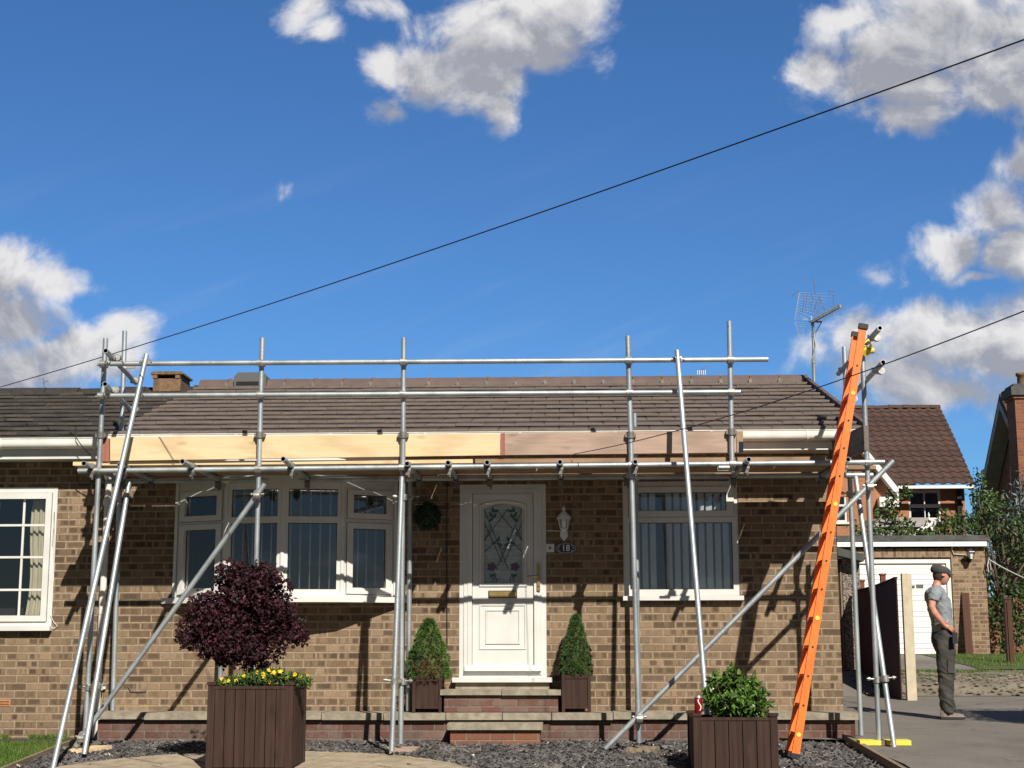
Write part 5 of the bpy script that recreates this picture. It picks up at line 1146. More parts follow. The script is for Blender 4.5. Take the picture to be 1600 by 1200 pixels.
# ------------------------------------------------------------------ right hand side: shed, fence, garage, houses, trees
YS_ = 9.3
a = W4(1319, 1346.5, 868, 1072, YS_); sh = thing('concrete_shed', 'pebbledashed concrete shed with a sloping green roof edge', 'shed', (a[0], YS_, g(YS_)))
mb = MB(); mb.box(a[0], a[1], YS_, YS_+4.6, g(YS_)-.1, P(1330, 872, YS_).z); mb.build('wall', 'pebbledash', sh)
d_ = W4(1303, 1318, 870, 1072, YS_); MB().box(P(1303, 900, YS_).x-2.2, a[0]-.003, YS_+.02, YS_+4.6, g(YS_)-.1, P(1310, 872, YS_).z).box(P(1312.5, 900, YS_).x, P(1315, 900, YS_).x, YS_-.01, YS_+.0195, g(YS_), P(1310, 880, YS_).z, 1).build('door', ['post_brown', 'timber_edging'], sh)
r1, r2, r3, r4 = P(1300, 853, YS_-.25), P(1350, 866, YS_-.25), P(1350, 877, YS_-.25), P(1300, 866, YS_-.25)
mb = MB(); q4 = [r4, r3, r2, r1]; mb.add([*q4, *[Vector((p.x, YS_+4.8, p.z)) for p in q4]], [(0, 1, 2, 3), (7, 6, 5, 4), (0, 4, 5, 1), (1, 5, 6, 2), (2, 6, 7, 3), (3, 7, 4, 0)]); mb.build('roof', 'green_felt', sh)
mb = MB(); q_ = P(1306, 870, YS_-.02); mb.box(q_.x-.5, q_.x+.10, YS_-.03, YS_+.015, q_.z-.03, q_.z+.01); mb.build('lintel_trim', 'white_paint', sh)
# fence panel and posts
fp0 = P(1410, 1092, 6.2); fp1 = P(1342, 1070, 9.2)
fc = thing('garden_fence', 'dark brown feather edge fence panel beside the cream concrete post', 'fence', fp0)
mb = MB(); dF = Vector((fp1.x-fp0.x, fp1.y-fp0.y, 0)); LF = dF.length; dF.normalize(); nF = Vector((dF.y, -dF.x, 0)); nb2 = 22; ztn = P(1413, 898, 6.2).z; 
for i in range(nb2):
    t0_, t1_ = i/nb2, (i+1)/nb2; p = fp0+dF*LF*t0_; zt_ = lambda t: ztn-.05-.16*t+.10*t*t
    zb0 = g(p.y)-.02; mb.obox((p.x, p.y, zb0), dF*LF/nb2*1.08-nF*.004, -nF*.016, (0, 0, zt_((t0_+t1_)/2)-zb0))
mb.build('boards', 'fence_brown', fc)
mb = MB(); 
for i in range(10):
    t = i/10; p = fp0+dF*LF*t; q2 = fp0+dF*LF*(t+.1); mb.obox(Vector((p.x, p.y, zt_(t)+.001))-nF*-.01, (q2-p)+Vector((0, 0, zt_(t+.1)-zt_(t)))-Vector((0, 0, q2.z-p.z)), -nF*.045, (0, 0, .022))
mb.build('capping', 'fence_brown', fc)
a = W4(1413, 1427.5, 896, 1092, 6.15); mb = MB(); mb.box(a[0], a[0]+.085, 6.12, 6.22, g(6.1)-.05, a[3]); mb.box(a[0]+.0855, a[0]+.135, 6.14, 6.20, g(6.1)-.05, a[3]-.01)
tag(mb.build('concrete_post', 'cream_concrete'), 'cream painted concrete fence post in front of the garage door', 'post')
for (u0, u1, v, Y, l) in ((1346, 1352.5, 906, 10.2, 'short dark red post top showing above the fence, nearer the scaffold tubes'), (1378.5, 1386, 896, 9.6, 'dark red post top showing above the middle of the brown fence')):
    a = W4(u0, u1, v, 1000, Y); mb = MB(); mb.box(a[0], a[1], Y, Y+.1, g(Y)-.05, a[3]-.03); mb.box(a[0]-.012, a[1]+.012, Y-.012, Y+.112, a[3]-.0295, a[3]); tag(mb.build('fence_post', 'red_post'), l, 'post')
# garage
YG = 13.4; gr = thing('garage', 'flat roofed brick garage with a chipped white up and over door', 'garage', (5, YG, g(YG)))
z0 = g(YG)-.1; gx0, gx1 = P(1250, 900, YG).x, P(1543, 940, YG).x; dg = W4(1345, 1490, 872, 1021, YG); zfas0, zfas1 = P(1400, 854.5, YG).z, P(1400, 846, YG).z
gx0 = dg[1]-2.75
hole = (dg[1]-2.32, dg[1], z0+.001, P(1450, 871, YG).z)
MB().slab((gx0, gx1), (z0, hole[3]), YG, YG+.22, [hole]).box(gx1-.22, gx1, YG+.2205, YG+5.5, z0, zfas0).box(gx0, gx0+.2, YG+.2205, YG+5.5, z0, zfas0).build('wall', 'garage_brick', gr)
MB().box(gx0, dg[1]+.0, YG+.0, YG+.22, hole[3]+.002, zfas0-.03).build('soldier_course', 'soldier_brick', gr)
MB().box(dg[1]+.001, gx1, YG, YG+.2195, hole[3]+.001, zfas0).build('pier', 'garage_brick', gr)
MB().box(gx0-.05, gx1+.02, YG-.10, YG-.075, zfas0, zfas1).build('fascia', 'white_paint', gr)
zr_ = P(1400, 837, YG).z
MB().box(gx0-.08, gx1+.05, YG-.12, YG+5.6, zfas1+.002, zfas1+.05).box(gx0-.06, gx1+.03, YG-.07, YG+5.6, zfas1+.0505, zr_).box(gx0, gx1, YG-.074, YG+5.5, zfas0+.002, zfas1).build('flat_roof', 'roof_felt', gr)
fw_ = .085; MB().slab((hole[0], hole[1]), (hole[2]-.0, hole[3]-.02), YG+.04, YG+.12, [(hole[0]+fw_, hole[1]-fw_, hole[2]-.01, hole[3]-.02-fw_)]).build('door_frame', 'old_white_paint', gr)
gd = MB(); zz = g(YG)+.02; ztop = hole[3]-.11; nn = 17; hh = (ztop-zz)/nn
for i in range(nn): gd.box(hole[0]+fw_, hole[1]-fw_-.004, YG+.075, YG+.10, zz+hh*i+.0035, zz+hh*(i+1)-.0035); gd.box(hole[0]+fw_, hole[1]-fw_-.005, YG+.098, YG+.101, zz+hh*(i+1)-.0034, zz+hh*(i+1)+.0034, 1)
gd.build('door_panel', ['chipped_white_paint', 'grey_plastic'], gr)
c = P(1427.5, 916.5, YG+.07); MB().box(c.x-.03, c.x+.02, YG+.055, YG+.0745, c.z-.02, c.z+.02).box(c.x+.05, c.x+.18, YG+.068, YG+.0745, c.z-.03, c.z+.04).build('door_handle', 'grey_plastic', gr)
c = P(1517, 866, YG-.16); gl2 = thing('wall_lantern', 'black wall lantern on the brick pier of the garage', 'lantern', c); k = 1/84.
mb = MB(); mb.lathe([(.001, 9*k), (.02, 8*k), (.03, 7*k), (.095, 4*k), (.10, 3*k), (.07, 3.2*k)], c, 6, 0, False); mb.lathe([(.045, -6*k), (.05, -7*k), (.02, -8*k), (.001, -9.5*k)], c, 6, 0, False)
for i in range(6): t = i*math.pi/3; mb.tube(c+Vector((.075*math.cos(t), .075*math.sin(t), 3*k)), c+Vector((.045*math.cos(t), .045*math.sin(t), -6*k)), .006, 5)
mb.sweep([c+Vector((0, 0, -8*k)), c+Vector((0, .08, -12*k)), c+Vector((0, .155, -10*k))], .014, 6); mb.tube(c+Vector((0, .14, -8*k)), c+Vector((0, .157, -8*k)), .05, 8); mb.build('lantern_frame', 'black_paint', gl2)
MB().lathe([(.068, 3*k), (.042, -6*k)], c, 6, 0, False).build('lantern_glass', 'old_white_upvc', gl2)
mb = MB(); mb.sweep([P(1491, 848, YG-.11), P(1487, 858, YG-.02), P(1490, 866, YG-.02), P(1509, 867, YG-.02)], .012, 6); tag(mb.build('conduit', 'cream_concrete'), 'cream cable conduit running to the black garage lantern', 'conduit')
a, b = P(1515, 1021, YG-.28), P(1508, 927, YG-.02); a.z = g(YG-.3); mb = MB(); mb.bar(a, b, .13, .06); tag(mb.build('leaning_post', 'post_brown'), 'rusty brown post leaning against the garage pier', 'post')
a = W4(1572.5, 1583, 932, 1043, 10.6); mb = MB(); mb.box(a[0], a[1], 10.6, 10.7, g(10.6)-.05, a[3]-.05); mb.box(a[0]-.012, a[1]+.01, 10.588, 10.712, a[3]-.0495, a[3]-.02); mb.box(a[0]+.03, a[1]-.03, 10.58, 10.5995, g(10.6), a[3]-.1); tag(mb.build('brown_post', 'post_brown'), 'upright brown timber post standing on the grass right of the garage', 'post')
wire('washing_line', (P(1543.5, 873, YG-.1), P(1640, 917, YG-1.5)), .010, 'white washing line strung from the garage corner to the right', 'rope', .05)
mb = MB(); mb.sweep([P(1545, 873, YG-.12), P(1543, 884, YG-.12), P(1545, 894, YG-.12), P(1548.5, 890, YG-.12), P(1547, 880, YG-.12), P(1545, 874, YG-.12)], .009, 6); tag(mb.build('rope_coil', 'rope'), 'small coil of white rope hanging on the garage corner', 'rope')
# red brick house behind, gable on the left, pantiled slope facing us
YH = 30.; hb = thing('brick_house', 'two storey orange brick house with a red brown pantiled roof behind the garage', 'house', (P(1420, 900, YH).x, YH, .8))
hx0, hx1 = P(1150, 760, YH).x, P(1508, 790, YH).x; zeb = P(1450, 757, YH-.5).z; zwt = P(1450, 764, YH).z
w1 = W4(1420, 1470, 766, 812, YH); w2 = W4(1285, 1323, 760, 816, YH-1.2)
gxr = P(1398, 757, YH-1.2).x
MB().slab((gxr-.6, hx1), (.5, zwt+.1), YH, YH+.3, [w1]).box(hx1-.3, hx1, YH+.3005, YH+8, .5, zwt+.1).build('wall', 'orange_brick', hb)
def pantiles(x0, x1, y0, z0, y1, z1, rows, mat_, parent, left=None, right=None, name='roof', wid=.30):
    mb = MB(); nx = int((x1-x0)/wid*6)
    dv = Vector((0, y1-y0, z1-z0)); Ls = dv.length; dv.normalize(); dn_ = Vector((0, -dv.z, dv.y))
    for r_ in range(rows):
        vs = []; s0_, s1_ = Ls*r_/rows, Ls*(r_+1)/rows
        tt = (r_+.5)/rows; xa_ = left(tt) if left else x0; xb_ = right(tt) if right else x1; n = max(2, int((xb_-xa_)/wid*6))
        for i in range(n+1):
            x = xa_+(xb_-xa_)*i/n; ph = (x/wid) % 1; hgt = .05*(.5+.5*math.cos(2*math.pi*ph))**1.3
            o = Vector((x, y0, z0)); vs += [o+dv*s0_+dn_*(hgt-.01), o+dv*s0_+dn_*(hgt+.032), o+dv*(s1_+.02)+dn_*(hgt)]
        mb.add(vs, [(3*i, 3*i+3, 3*i+4, 3*i+1) for i in range(n)]+[(3*i+1, 3*i+4, 3*i+5, 3*i+2) for i in range(n)], 0, False)
    return mb.build(name, mat_, parent)
ra, rb_ = P(1280, 640, YH+4.2), P(1468, 640, YH+4.2)
vr = P(1523, 757, YH-.5); 
zrt = P(1400, 638, YH+4.2).z
pantiles(gxr-3, vr.x, YH-.5, zeb, YH+4.2, zrt, 15, 'red_brown_pantile', hb, right=lambda t: vr.x+(P(1469, 638, YH+4.2).x-vr.x)*t)
mb = MB(); xx = gxr-3
while xx < rb_.x-.1: mb.lathe([(.13, 0), (.13, .42)], (0, 0, 0), 8); xx += 100
mb = MB(); xx = gxr-3; xr_ = P(1469, 638, YH+4.2).x
while xx < xr_-.2:
    e = min(xx+.45, xr_); prof = [(-.14, -.04), (-.08, .05), (0, .08), (.08, .05), (.14, -.04)]; j = random.gauss(0, .008)
    vs = [(xx, YH+4.2+y, zrt+.03+z+j) for y, z in prof]+[(e-.01, YH+4.2+y, zrt+.03+z) for y, z in prof]; mb.add(vs, [(i, i+1, 6+i, 5+i)[::-1] for i in range(4)]+[(0, 1, 2, 3, 4), (9, 8, 7, 6, 5)]); xx = e
mb.build('ridge_tile', 'red_brown_pantile', hb)
MB().add([(gxr-3, YH+4.25, zrt-.05), (xr_, YH+4.25, zrt-.05), (vr.x, YH+8.9, zeb-.1), (gxr-3, YH+8.9, zeb-.1)], [(0, 1, 2, 3)]).build('rear_roof_slope', 'red_brown_pantile', hb)
MB().box(gxr-.2, P(1521, 760, YH-.5).x, YH-.66, YH-.52, P(1450, 764, YH-.5).z, P(1450, 759.5, YH-.5).z).build('gutter', 'white_paint', hb)
MB().box(hx1-.25, hx1-.12, YH-.13, YH-.01, .6, zwt).build('downpipe', 'black_paint', hb)
# projecting gable on the left of it
gy = YH-1.2; apx = P(1285, 640, gy); gr_ = P(1399, 748, gy); gl_x = apx.x-(gr_.x-apx.x)
zga = P(1285, 622, gy).z; zge = P(1399, 762, gy).z
gwx1 = P(1388, 790, gy).x; gwx0 = apx.x-(gwx1-apx.x)
MB().slab((gwx0, gwx1), (.5, zge-.25), gy, gy+.3, [w2]).add([(gwx0, gy, zge-.249), (gwx1, gy, zge-.249), (gwx1, gy, zge), (apx.x, gy, zga-.3), (gwx0, gy, zge)], [(0, 1, 2, 3, 4)]).box(gwx1-.3, gwx1, gy+.3005, YH-.002, .5, zge-.1).build('gable_wall', 'orange_brick', hb)
for s_ in (-1, 1):
    ex = apx.x+s_*(gr_.x-apx.x); mb = MB(); top_ = Vector((apx.x, gy-.35, zga)); end = Vector((ex, gy-.35, zge-.05))
    mb.obox(top_, end-top_, (0, 4.5, 0), (0, 0, .16)); mb.build('gable_roof', 'red_brown_pantile', hb)
    mb = MB(); mb.obox(top_+Vector((0, -.012, -.26)), end-top_, (0, .02, 0), (0, 0, .25)); mb.obox(top_+Vector((0, .009, -.262)), end-top_, (0, .33, 0), (0, 0, .012)); 
    mb.box(min(ex-s_*.55, ex), max(ex-s_*.55, ex), gy-.36, gy-.02, zge-.58, zge-.30); mb.build('bargeboard', 'white_paint', hb)
def simple_window(box_, Y, parent, cols=1, name='window'):
    x0, x1, z0, z1 = box_; wp = part_empty(name, parent, ((x0+x1)/2, Y, z0)); zm_ = z0+(z1-z0)*.47; xm = (x0+x1)/2; f_ = .06
    if cols == 1: panes = [(x0+f_, x1-f_, z0+f_, zm_-.03), (x0+f_, x1-f_, zm_+.03, z1-f_)]
    else: panes = [(x0+f_, xm-.014, z0+f_, zm_-.05), (xm+.014, x1-f_, z0+f_, zm_-.05), (x0+f_, xm-.014, zm_+.05, z1-f_), (xm+.014, x1-f_, zm_+.05, z1-f_)]
    MB().slab((x0, x1), (z0, z1), Y+.02, Y+.09, panes).box(x0-.05, x1+.05, Y-.06, Y+.02, z0-.06, z0-.001).build('window_frame', 'white_upvc', wp)
    for p in panes: MB().add([(p[0], Y+.05, p[2]), (p[1], Y+.05, p[2]), (p[1], Y+.05, p[3]), (p[0], Y+.05, p[3])], [(0, 1, 2, 3)]).build('window_pane', 'glass', wp)
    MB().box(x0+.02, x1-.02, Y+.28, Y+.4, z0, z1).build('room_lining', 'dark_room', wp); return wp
simple_window(w1, YH, hb, 2); wp = simple_window(w2, gy, hb, 1); MB().box(w2[0]+.5, w2[1]-.05, gy+.15, gy+.16, w2[2]+.75, w2[3]-.3).build('blind', 'blind_white', wp)
# conservatory roof ridge with cresting in front of that house
YC = 24.; cs = thing('conservatory', 'white crested ridge of a small conservatory roof rising above the climbing plant', 'conservatory', (P(1452, 840, YC).x, YC, .8))
a, m_, b, e = P(1416, 842, YC), P(1452, 819, YC), P(1469, 845, YC), P(1492, 822, YC)
mb = MB(); mb.bar(a, m_, .09, .10); mb.bar(m_, b, .06, .06); mb.bar(m_, e, .10, .10)
for i in range(7): p = m_+(e-m_)*((i+.8)/7.5); mb.tube(p, p+Vector((0, 0, .16)), .016, 6, r1=.004)
mb.lathe([(.03, 0), (.035, .08), (.015, .14), (.03, .18), (.001, .26)], m_+Vector((0, 0, .05)), 8); mb.lathe([(.03, 0), (.03, .10), (.012, .14), (.025, .17), (.001, .22)], e, 8); mb.build('ridge', 'white_paint', cs)
mb = MB(); mb.add([a, b, P(1480, 900, YC), P(1400, 900, YC)], [(0, 1, 2, 3)]); mb.add([a+Vector((0, .5, 0)), m_+Vector((0, .02, -.05)), e+Vector((0, 2.5, 0)), b+Vector((0, .5, 0))], [(0, 1, 2, 3)]); mb.build('roof', 'grey_render', cs)
a = P(1415, 826, YC+3); mb = MB(); mb.box(a.x-.9, a.x+.6, YC+2.5, YC+3.2, 1.5, a.z+.02); mb.prism([(a.x-1.0, a.z), (a.x+.7, a.z), (a.x+.5, a.z+.25), (a.x-.8, a.z+.25)], YC+2.4, YC+3.2); tag(mb.build('bay_roof', 'grey_render'), 'grey lead roof of a small bay below the far house window', 'roof')
# far right house, gable wall turned away from the sun
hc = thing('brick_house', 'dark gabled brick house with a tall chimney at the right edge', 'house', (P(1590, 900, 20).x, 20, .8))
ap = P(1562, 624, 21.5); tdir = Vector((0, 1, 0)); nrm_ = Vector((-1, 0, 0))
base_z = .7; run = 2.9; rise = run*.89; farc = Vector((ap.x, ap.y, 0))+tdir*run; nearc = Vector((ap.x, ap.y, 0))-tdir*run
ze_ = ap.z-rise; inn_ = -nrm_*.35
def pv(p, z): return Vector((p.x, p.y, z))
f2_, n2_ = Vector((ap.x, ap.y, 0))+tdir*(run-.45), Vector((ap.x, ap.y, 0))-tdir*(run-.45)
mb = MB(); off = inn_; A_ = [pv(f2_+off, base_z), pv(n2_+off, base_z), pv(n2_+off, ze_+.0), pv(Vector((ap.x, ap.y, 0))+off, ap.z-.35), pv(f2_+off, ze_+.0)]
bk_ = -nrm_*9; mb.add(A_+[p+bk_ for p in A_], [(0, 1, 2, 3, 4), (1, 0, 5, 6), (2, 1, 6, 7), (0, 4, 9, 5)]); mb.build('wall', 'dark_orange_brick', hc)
for s_, cc_ in ((1, farc), (-1, nearc)):
    mb = MB(); t_ = pv(Vector((ap.x, ap.y, 0)), ap.z); e_ = pv(cc_, ze_-.15); mb.obox(t_, e_-t_, -nrm_*9.4, Vector((0, 0, .14))); mb.build('roof', 'red_brown_pantile', hc)
    mb = MB(); mb.obox(t_+nrm_*.02-Vector((0, 0, .22)), e_-t_, -nrm_*.03, Vector((0, 0, .2))); mb.build('bargeboard', 'grey_render', hc)
    mb = MB(); mb.obox(t_-nrm_*.011-Vector((0, 0, .22)), e_-t_, -nrm_*.34, Vector((0, 0, .02))); mb.build('soffit', 'grey_render', hc)
cx_ = P(1577, 700, 19.6).x; Yc = 19.6; zct, zcb = P(1590, 599, Yc).z, 4.0
ca, cb = Vector((.80, 0, 0)), Vector((0, .66, 0)); cq = P(1590, 700, Yc); cq.z = 0
def chim(mb, e, z0_, z1_): u1_, u2_ = ca.normalized(), cb.normalized(); mb.obox(cq-u1_*e-u2_*e+Vector((0, 0, z0_)), ca+u1_*2*e, cb+u2_*2*e, (0, 0, z1_-z0_))
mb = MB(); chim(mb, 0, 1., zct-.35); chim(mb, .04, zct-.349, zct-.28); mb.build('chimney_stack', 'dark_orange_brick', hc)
mb = MB(); chim(mb, .09, zct-.279, zct-.08); chim(mb, .02, zct-.079, zct-.01); mb.build('chimney_cap', 'roof_felt', hc)
MB().lathe([(.11, 0), (.10, .25), (.13, .27), (.13, .33), (.09, .33)], (cq.x+.3, Yc+.4, zct-.02), 12).build('chimney_pot', 'terracotta', hc)
q_ = P(1577, 760, 21.0); MB().box(q_.x-.05, q_.x+.05, 20.6, 20.7, 1., P(1577, 728, 20.6).z).build('downpipe', 'black_paint', hc)
# trees
def tree(name, label, cat, c, blobs, Y, size, mat_, seed, n=1., trunk=True, r=.09, asp=.6, sc=None, fold=True, group=None):
    rnd_ = random.Random(seed); t = thing(name, label, cat, c, group); mb = MB(); s0 = 2400/(15.6+Y)
    pts = [(P(u, v, Y+rnd_.uniform(-.3, .3)), ru/s0, rv/s0) for (u, v, ru, rv) in blobs]
    if trunk:
        top_ = max(pts, key=lambda q: q[0].z)[0]; fork = Vector((c[0], c[1], c[2]+(top_.z-c[2])*.3)); mb.sweep([Vector(c), Vector(c)+(fork-Vector(c))*.5+Vector((.04, 0, 0)), fork], [r, r*.85, r*.7], 8)
        for (p, _, _) in pts: m1 = fork+(p-fork)*.5+Vector((rnd_.gauss(0, .1), rnd_.gauss(0, .1), .1)); mb.sweep([fork, m1, p], [r*.45, r*.25, r*.08], 6)
        mb.build('trunk', 'bark', t); mb = MB()
    for (p, ru, rv) in pts:
        vol = ru*rv; k_ = int(vol/(size*size)*5.5*n); leaves(mb, rnd_, k_, shell(p, ru, max(min(ru, rv), .15), rv, .45), size, 0, asp, fold, .15)
        for _ in range(int(5+ru*8)):
            v = Vector((rnd_.gauss(0, 1), rnd_.gauss(0, .6), rnd_.gauss(0, 1))).normalized(); q2 = p+Vector((v.x*ru, v.y*ru*.8, v.z*rv))*1.05; leaves(mb, rnd_, 9, shell(q2, size*1.6, size*1.6, size*2, 0), size*.9, 0, asp, fold)
    mb.build('crown', mat_, t); return t
cT = P(1570, 1020, 15.5); cT.z = .84
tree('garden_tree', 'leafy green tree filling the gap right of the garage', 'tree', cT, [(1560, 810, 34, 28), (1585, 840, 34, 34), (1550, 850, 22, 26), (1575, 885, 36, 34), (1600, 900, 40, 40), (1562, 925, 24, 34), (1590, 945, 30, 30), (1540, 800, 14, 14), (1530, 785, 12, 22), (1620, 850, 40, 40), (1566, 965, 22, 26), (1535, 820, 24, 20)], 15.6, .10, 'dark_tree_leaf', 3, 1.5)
tree('garden_tree', 'pale leaved branches reaching up against the dark gable of the far house', 'tree', P(1545, 1000, 17.5), [(1528, 775, 10, 28), (1534, 755, 8, 16), (1545, 785, 14, 16), (1556, 800, 18, 16), (1520, 815, 20, 16), (1500, 822, 18, 14), (1540, 815, 24, 18)], 17.5, .10, 'tree_leaf', 4, 1.2)
tree('spruce_tree', 'blue grey spruce branches at the right edge in front of the dark gable', 'tree', P(1610, 1000, 16.6), [(1590, 775, 14, 6), (1594, 790, 20, 7), (1588, 806, 22, 8), (1596, 825, 26, 9), (1600, 760, 10, 8)], 16.6, .16, 'spruce_leaf', 5, 2.2, asp=.14)
tree('climbing_plant', 'leafy climbing plant reaching up the brick wall between the two house windows', 'climber', P(1400, 840, 19.5), [(1402, 826, 16, 10), (1390, 780, 6, 8), (1396, 795, 9, 8), (1392, 811, 7, 8), (1411, 770, 8, 5), (1379, 800, 4, 3), (1376, 828, 14, 8), (1418, 822, 8, 6), (1338, 826, 5, 4), (1350, 832, 10, 5), (1425, 832, 22, 7)], 19.5, .115, 'tree_leaf', 6, 1.7, r=.03)
tree('ivy_hedge', 'ivy hedge running along behind the garage roof', 'hedge', P(1470, 900, 19.2), [(1360, 836, 20, 5), (1400, 837, 26, 6), (1440, 836, 26, 8), (1480, 832, 24, 13), (1510, 828, 24, 18), (1470, 824, 14, 8), (1497, 815, 14, 10), (1480, 807, 12, 4), (1530, 838, 20, 16)], 19.2, .11, 'tree_leaf', 8, 1.5, r=.04)
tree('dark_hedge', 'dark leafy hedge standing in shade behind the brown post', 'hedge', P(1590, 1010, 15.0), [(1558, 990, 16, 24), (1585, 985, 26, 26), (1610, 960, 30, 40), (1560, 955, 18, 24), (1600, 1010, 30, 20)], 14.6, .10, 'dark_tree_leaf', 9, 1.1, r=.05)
mb = MB(); mb.box(P(1548, 1000, 16.5).x, 16, 16.5, 16.7, .7, 2.0); tag(mb.build('garden_wall', 'tube_inside' if False else 'dark_orange_brick'), 'dark brick wall glimpsed through the hedge right of the garage', 'wall')
# hedge added out of view on the right to cast shade on the drive
tree('shade_hedge', 'unseen clipped hedge added to shade the driveway from the right', 'hedge', (7.2, 1.5, .05), [], 1.5, .1, 'dark_tree_leaf', 10, trunk=False) if False else None
hd = thing('shade_hedge', 'unseen clipped hedge added to shade the driveway from the right', 'hedge', (7.3, 1.3, .04)); mb = MB(); rnd = random.Random(12)
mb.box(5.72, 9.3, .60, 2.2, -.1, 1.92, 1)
def hedge_pt(r):
    f_ = r.randrange(5); x, y, z = r.uniform(5.5, 9.45), r.uniform(.4, 2.4), r.uniform(0, 2.1); w_ = r.uniform(0, .2)*(1+.6*mnoise.noise(Vector((x*2, y*2, z*2))))
    return Vector((x, .42+w_, z)) if f_ < 2 else (Vector((5.5+w_, y, z)) if f_ == 2 else (Vector((x, y, 2.1-w_)) if f_ == 3 else Vector((x, 2.38-w_, z))))
leaves(mb, rnd, 15000, hedge_pt, .085, 0, .6, False); mb.build('foliage', ['tree_leaf', 'soil'], hd)

# ------------------------------------------------------------------ the man on the drive
def person():
    Y = 2.9; s0 = 1/131.; u0_, v0_ = 1483., 1121.5; base = P(u0_, v0_, Y); base.z = g(Y)
    def L(u, v, y=0.): return Vector((base.x+(u-u0_)*s0, Y+y, base.z+(v0_-v)*s0))
    man = thing('person', 'man in a grey t-shirt, flat dark cap and work trousers standing with hand on hip', 'person', base)
    def skin_obj(name, verts, edges, radii, mats, sub=2, root=0):
        me = bpy.data.meshes.new(name); me.from_pydata([tuple(Vector(v)-base) for v in verts], edges, []); o = bpy.data.objects.new(name, me); C.objects.link(o); o.parent = man; ALL.append(o); o['_o'] = list(base)
        m_ = o.modifiers.new('Skin', 'SKIN'); m_.use_smooth_shade = True
        for i, r_ in enumerate(radii): me.skin_vertices[0].data[i].radius = r_ if isinstance(r_, tuple) else (r_, r_)
        me.skin_vertices[0].data[root].use_root = True
        ss = o.modifiers.new('Subdivision', 'SUBSURF'); ss.levels = sub; ss.render_levels = sub; me.materials.append(M[mats]); 
        dg = bpy.context.evaluated_depsgraph_get(); me2 = bpy.data.meshes.new_from_object(o.evaluated_get(dg)); o.modifiers.clear(); o.data = me2
        if not me2.materials: me2.materials.append(M[mats])
        return o
    V = []; E = []; Rr = []
    def v_(p, r_, link=None):
        V.append(p); Rr.append(r_); i = len(V)-1
        if link is not None: E.append((link, i))
        return i
    def loft(mb, rings, n=18):
        vs = []
        for (c, rx, ry) in rings: vs += [c+Vector((rx*math.cos(2*math.pi*i/n), ry*math.sin(2*math.pi*i/n), 0)) for i in range(n)]
        m = len(rings); mb.add(vs, [(j*n+i, j*n+(i+1) % n, (j+1)*n+(i+1) % n, (j+1)*n+i) for j in range(m-1) for i in range(n)]+[tuple(range(n))[::-1], tuple((m-1)*n+i for i in range(n))], 0, True)
    def fuse(mb, name, mat_, vox=.012, it=3, rip=None):
        o = mb.build(name, mat_, man); a_ = o.modifiers.new('r', 'REMESH'); a_.mode = 'VOXEL'; a_.voxel_size = vox; a_.use_smooth_shade = True
        b2_ = o.modifiers.new('s', 'SMOOTH'); b2_.iterations = it; b2_.factor = .6
        dg = bpy.context.evaluated_depsgraph_get(); me2 = bpy.data.meshes.new_from_object(o.evaluated_get(dg)); o.modifiers.clear(); o.data = me2
        me2.polygons.foreach_set('use_smooth', [True]*len(me2.polygons))
        if not me2.materials: me2.materials.append(M[mat_])
        return o
    bd = MB()
    loft(bd, [(L(1479.5, 1000), .09, .115), (L(1479, 985), .09, .12), (L(1478, 965), .10, .14), (L(1474.5, 945), .115, .16), (L(1472, 930), .085, .14), (L(1473, 922), .055, .08), (L(1474.5, 916), .05, .053), (L(1478, 908), .05, .053), (L(1480, 903), .05, .053)])
    for pts in ([(1469, 928.5, -.15, .058), (1463, 932, -.20, .056), (1460, 942, -.225, .050), (1457.5, 953, -.24, .042), (1461, 961, -.235, .043), (1468, 970, -.22, .037), (1476, 979.5, -.19, .026), (1480, 982, -.18, .027), (1484, 984, -.175, .026)],
                [(1474, 928.5, .15, .058), (1474, 934, .20, .056), (1470, 955, .24, .042), (1478, 969, .22, .036), (1485, 979, .19, .026), (1489, 983, .175, .026)]):
        bd.sweep([L(u, v, y) for u, v, y, _ in pts], [r_ for *_, r_ in pts], 14)
    for pts in ([(1478, 1000, -.07, .070), (1478, 1054, -.10, .050), (1477.5, 1112, -.115, .04)], [(1482, 1000, .07, .070), (1485, 1054, .10, .050), (1485.5, 1110, .12, .04)]):
        bd.sweep([L(u, v, y) for u, v, y, _ in pts], [r_ for *_, r_ in pts], 14)
    body = fuse(bd, 'body', 'skin', .010, 3)
    # fingers, one chain each
    fb = MB()
    wrp, pmp = L(1476, 979.5, -.19), L(1483, 983, -.180)
    for i, (du, dv, ln_) in enumerate([(0, -1.9, .85), (.3, -.5, 1.0), (.2, .9, .95), (-.4, 2.1, .75)]):
        a_ = pmp+Vector(((du+.5)*s0, -.012, -dv*s0)); fb.sweep([a_, a_+Vector((.026*ln_, -.004, -.006-.004*i)), a_+Vector((.050*ln_, .004, -.018-.005*i)), a_+Vector((.066*ln_, .016, -.034-.006*i))], [.0095, .0092, .0085, .006], 8)
    a_ = wrp+Vector((.02, .0, .012)); fb.sweep([a_, a_+Vector((.022, .008, .024)), a_+Vector((.034, .022, .040)), a_+Vector((.036, .038, .046))], [.013, .011, .010, .007], 8)
    # head: profile facing right, slightly turned from us
    hc_ = L(1482, 903); rx, ry, rz = .098, .077, .118
    vs = []; n1_, n2_ = 24, 20
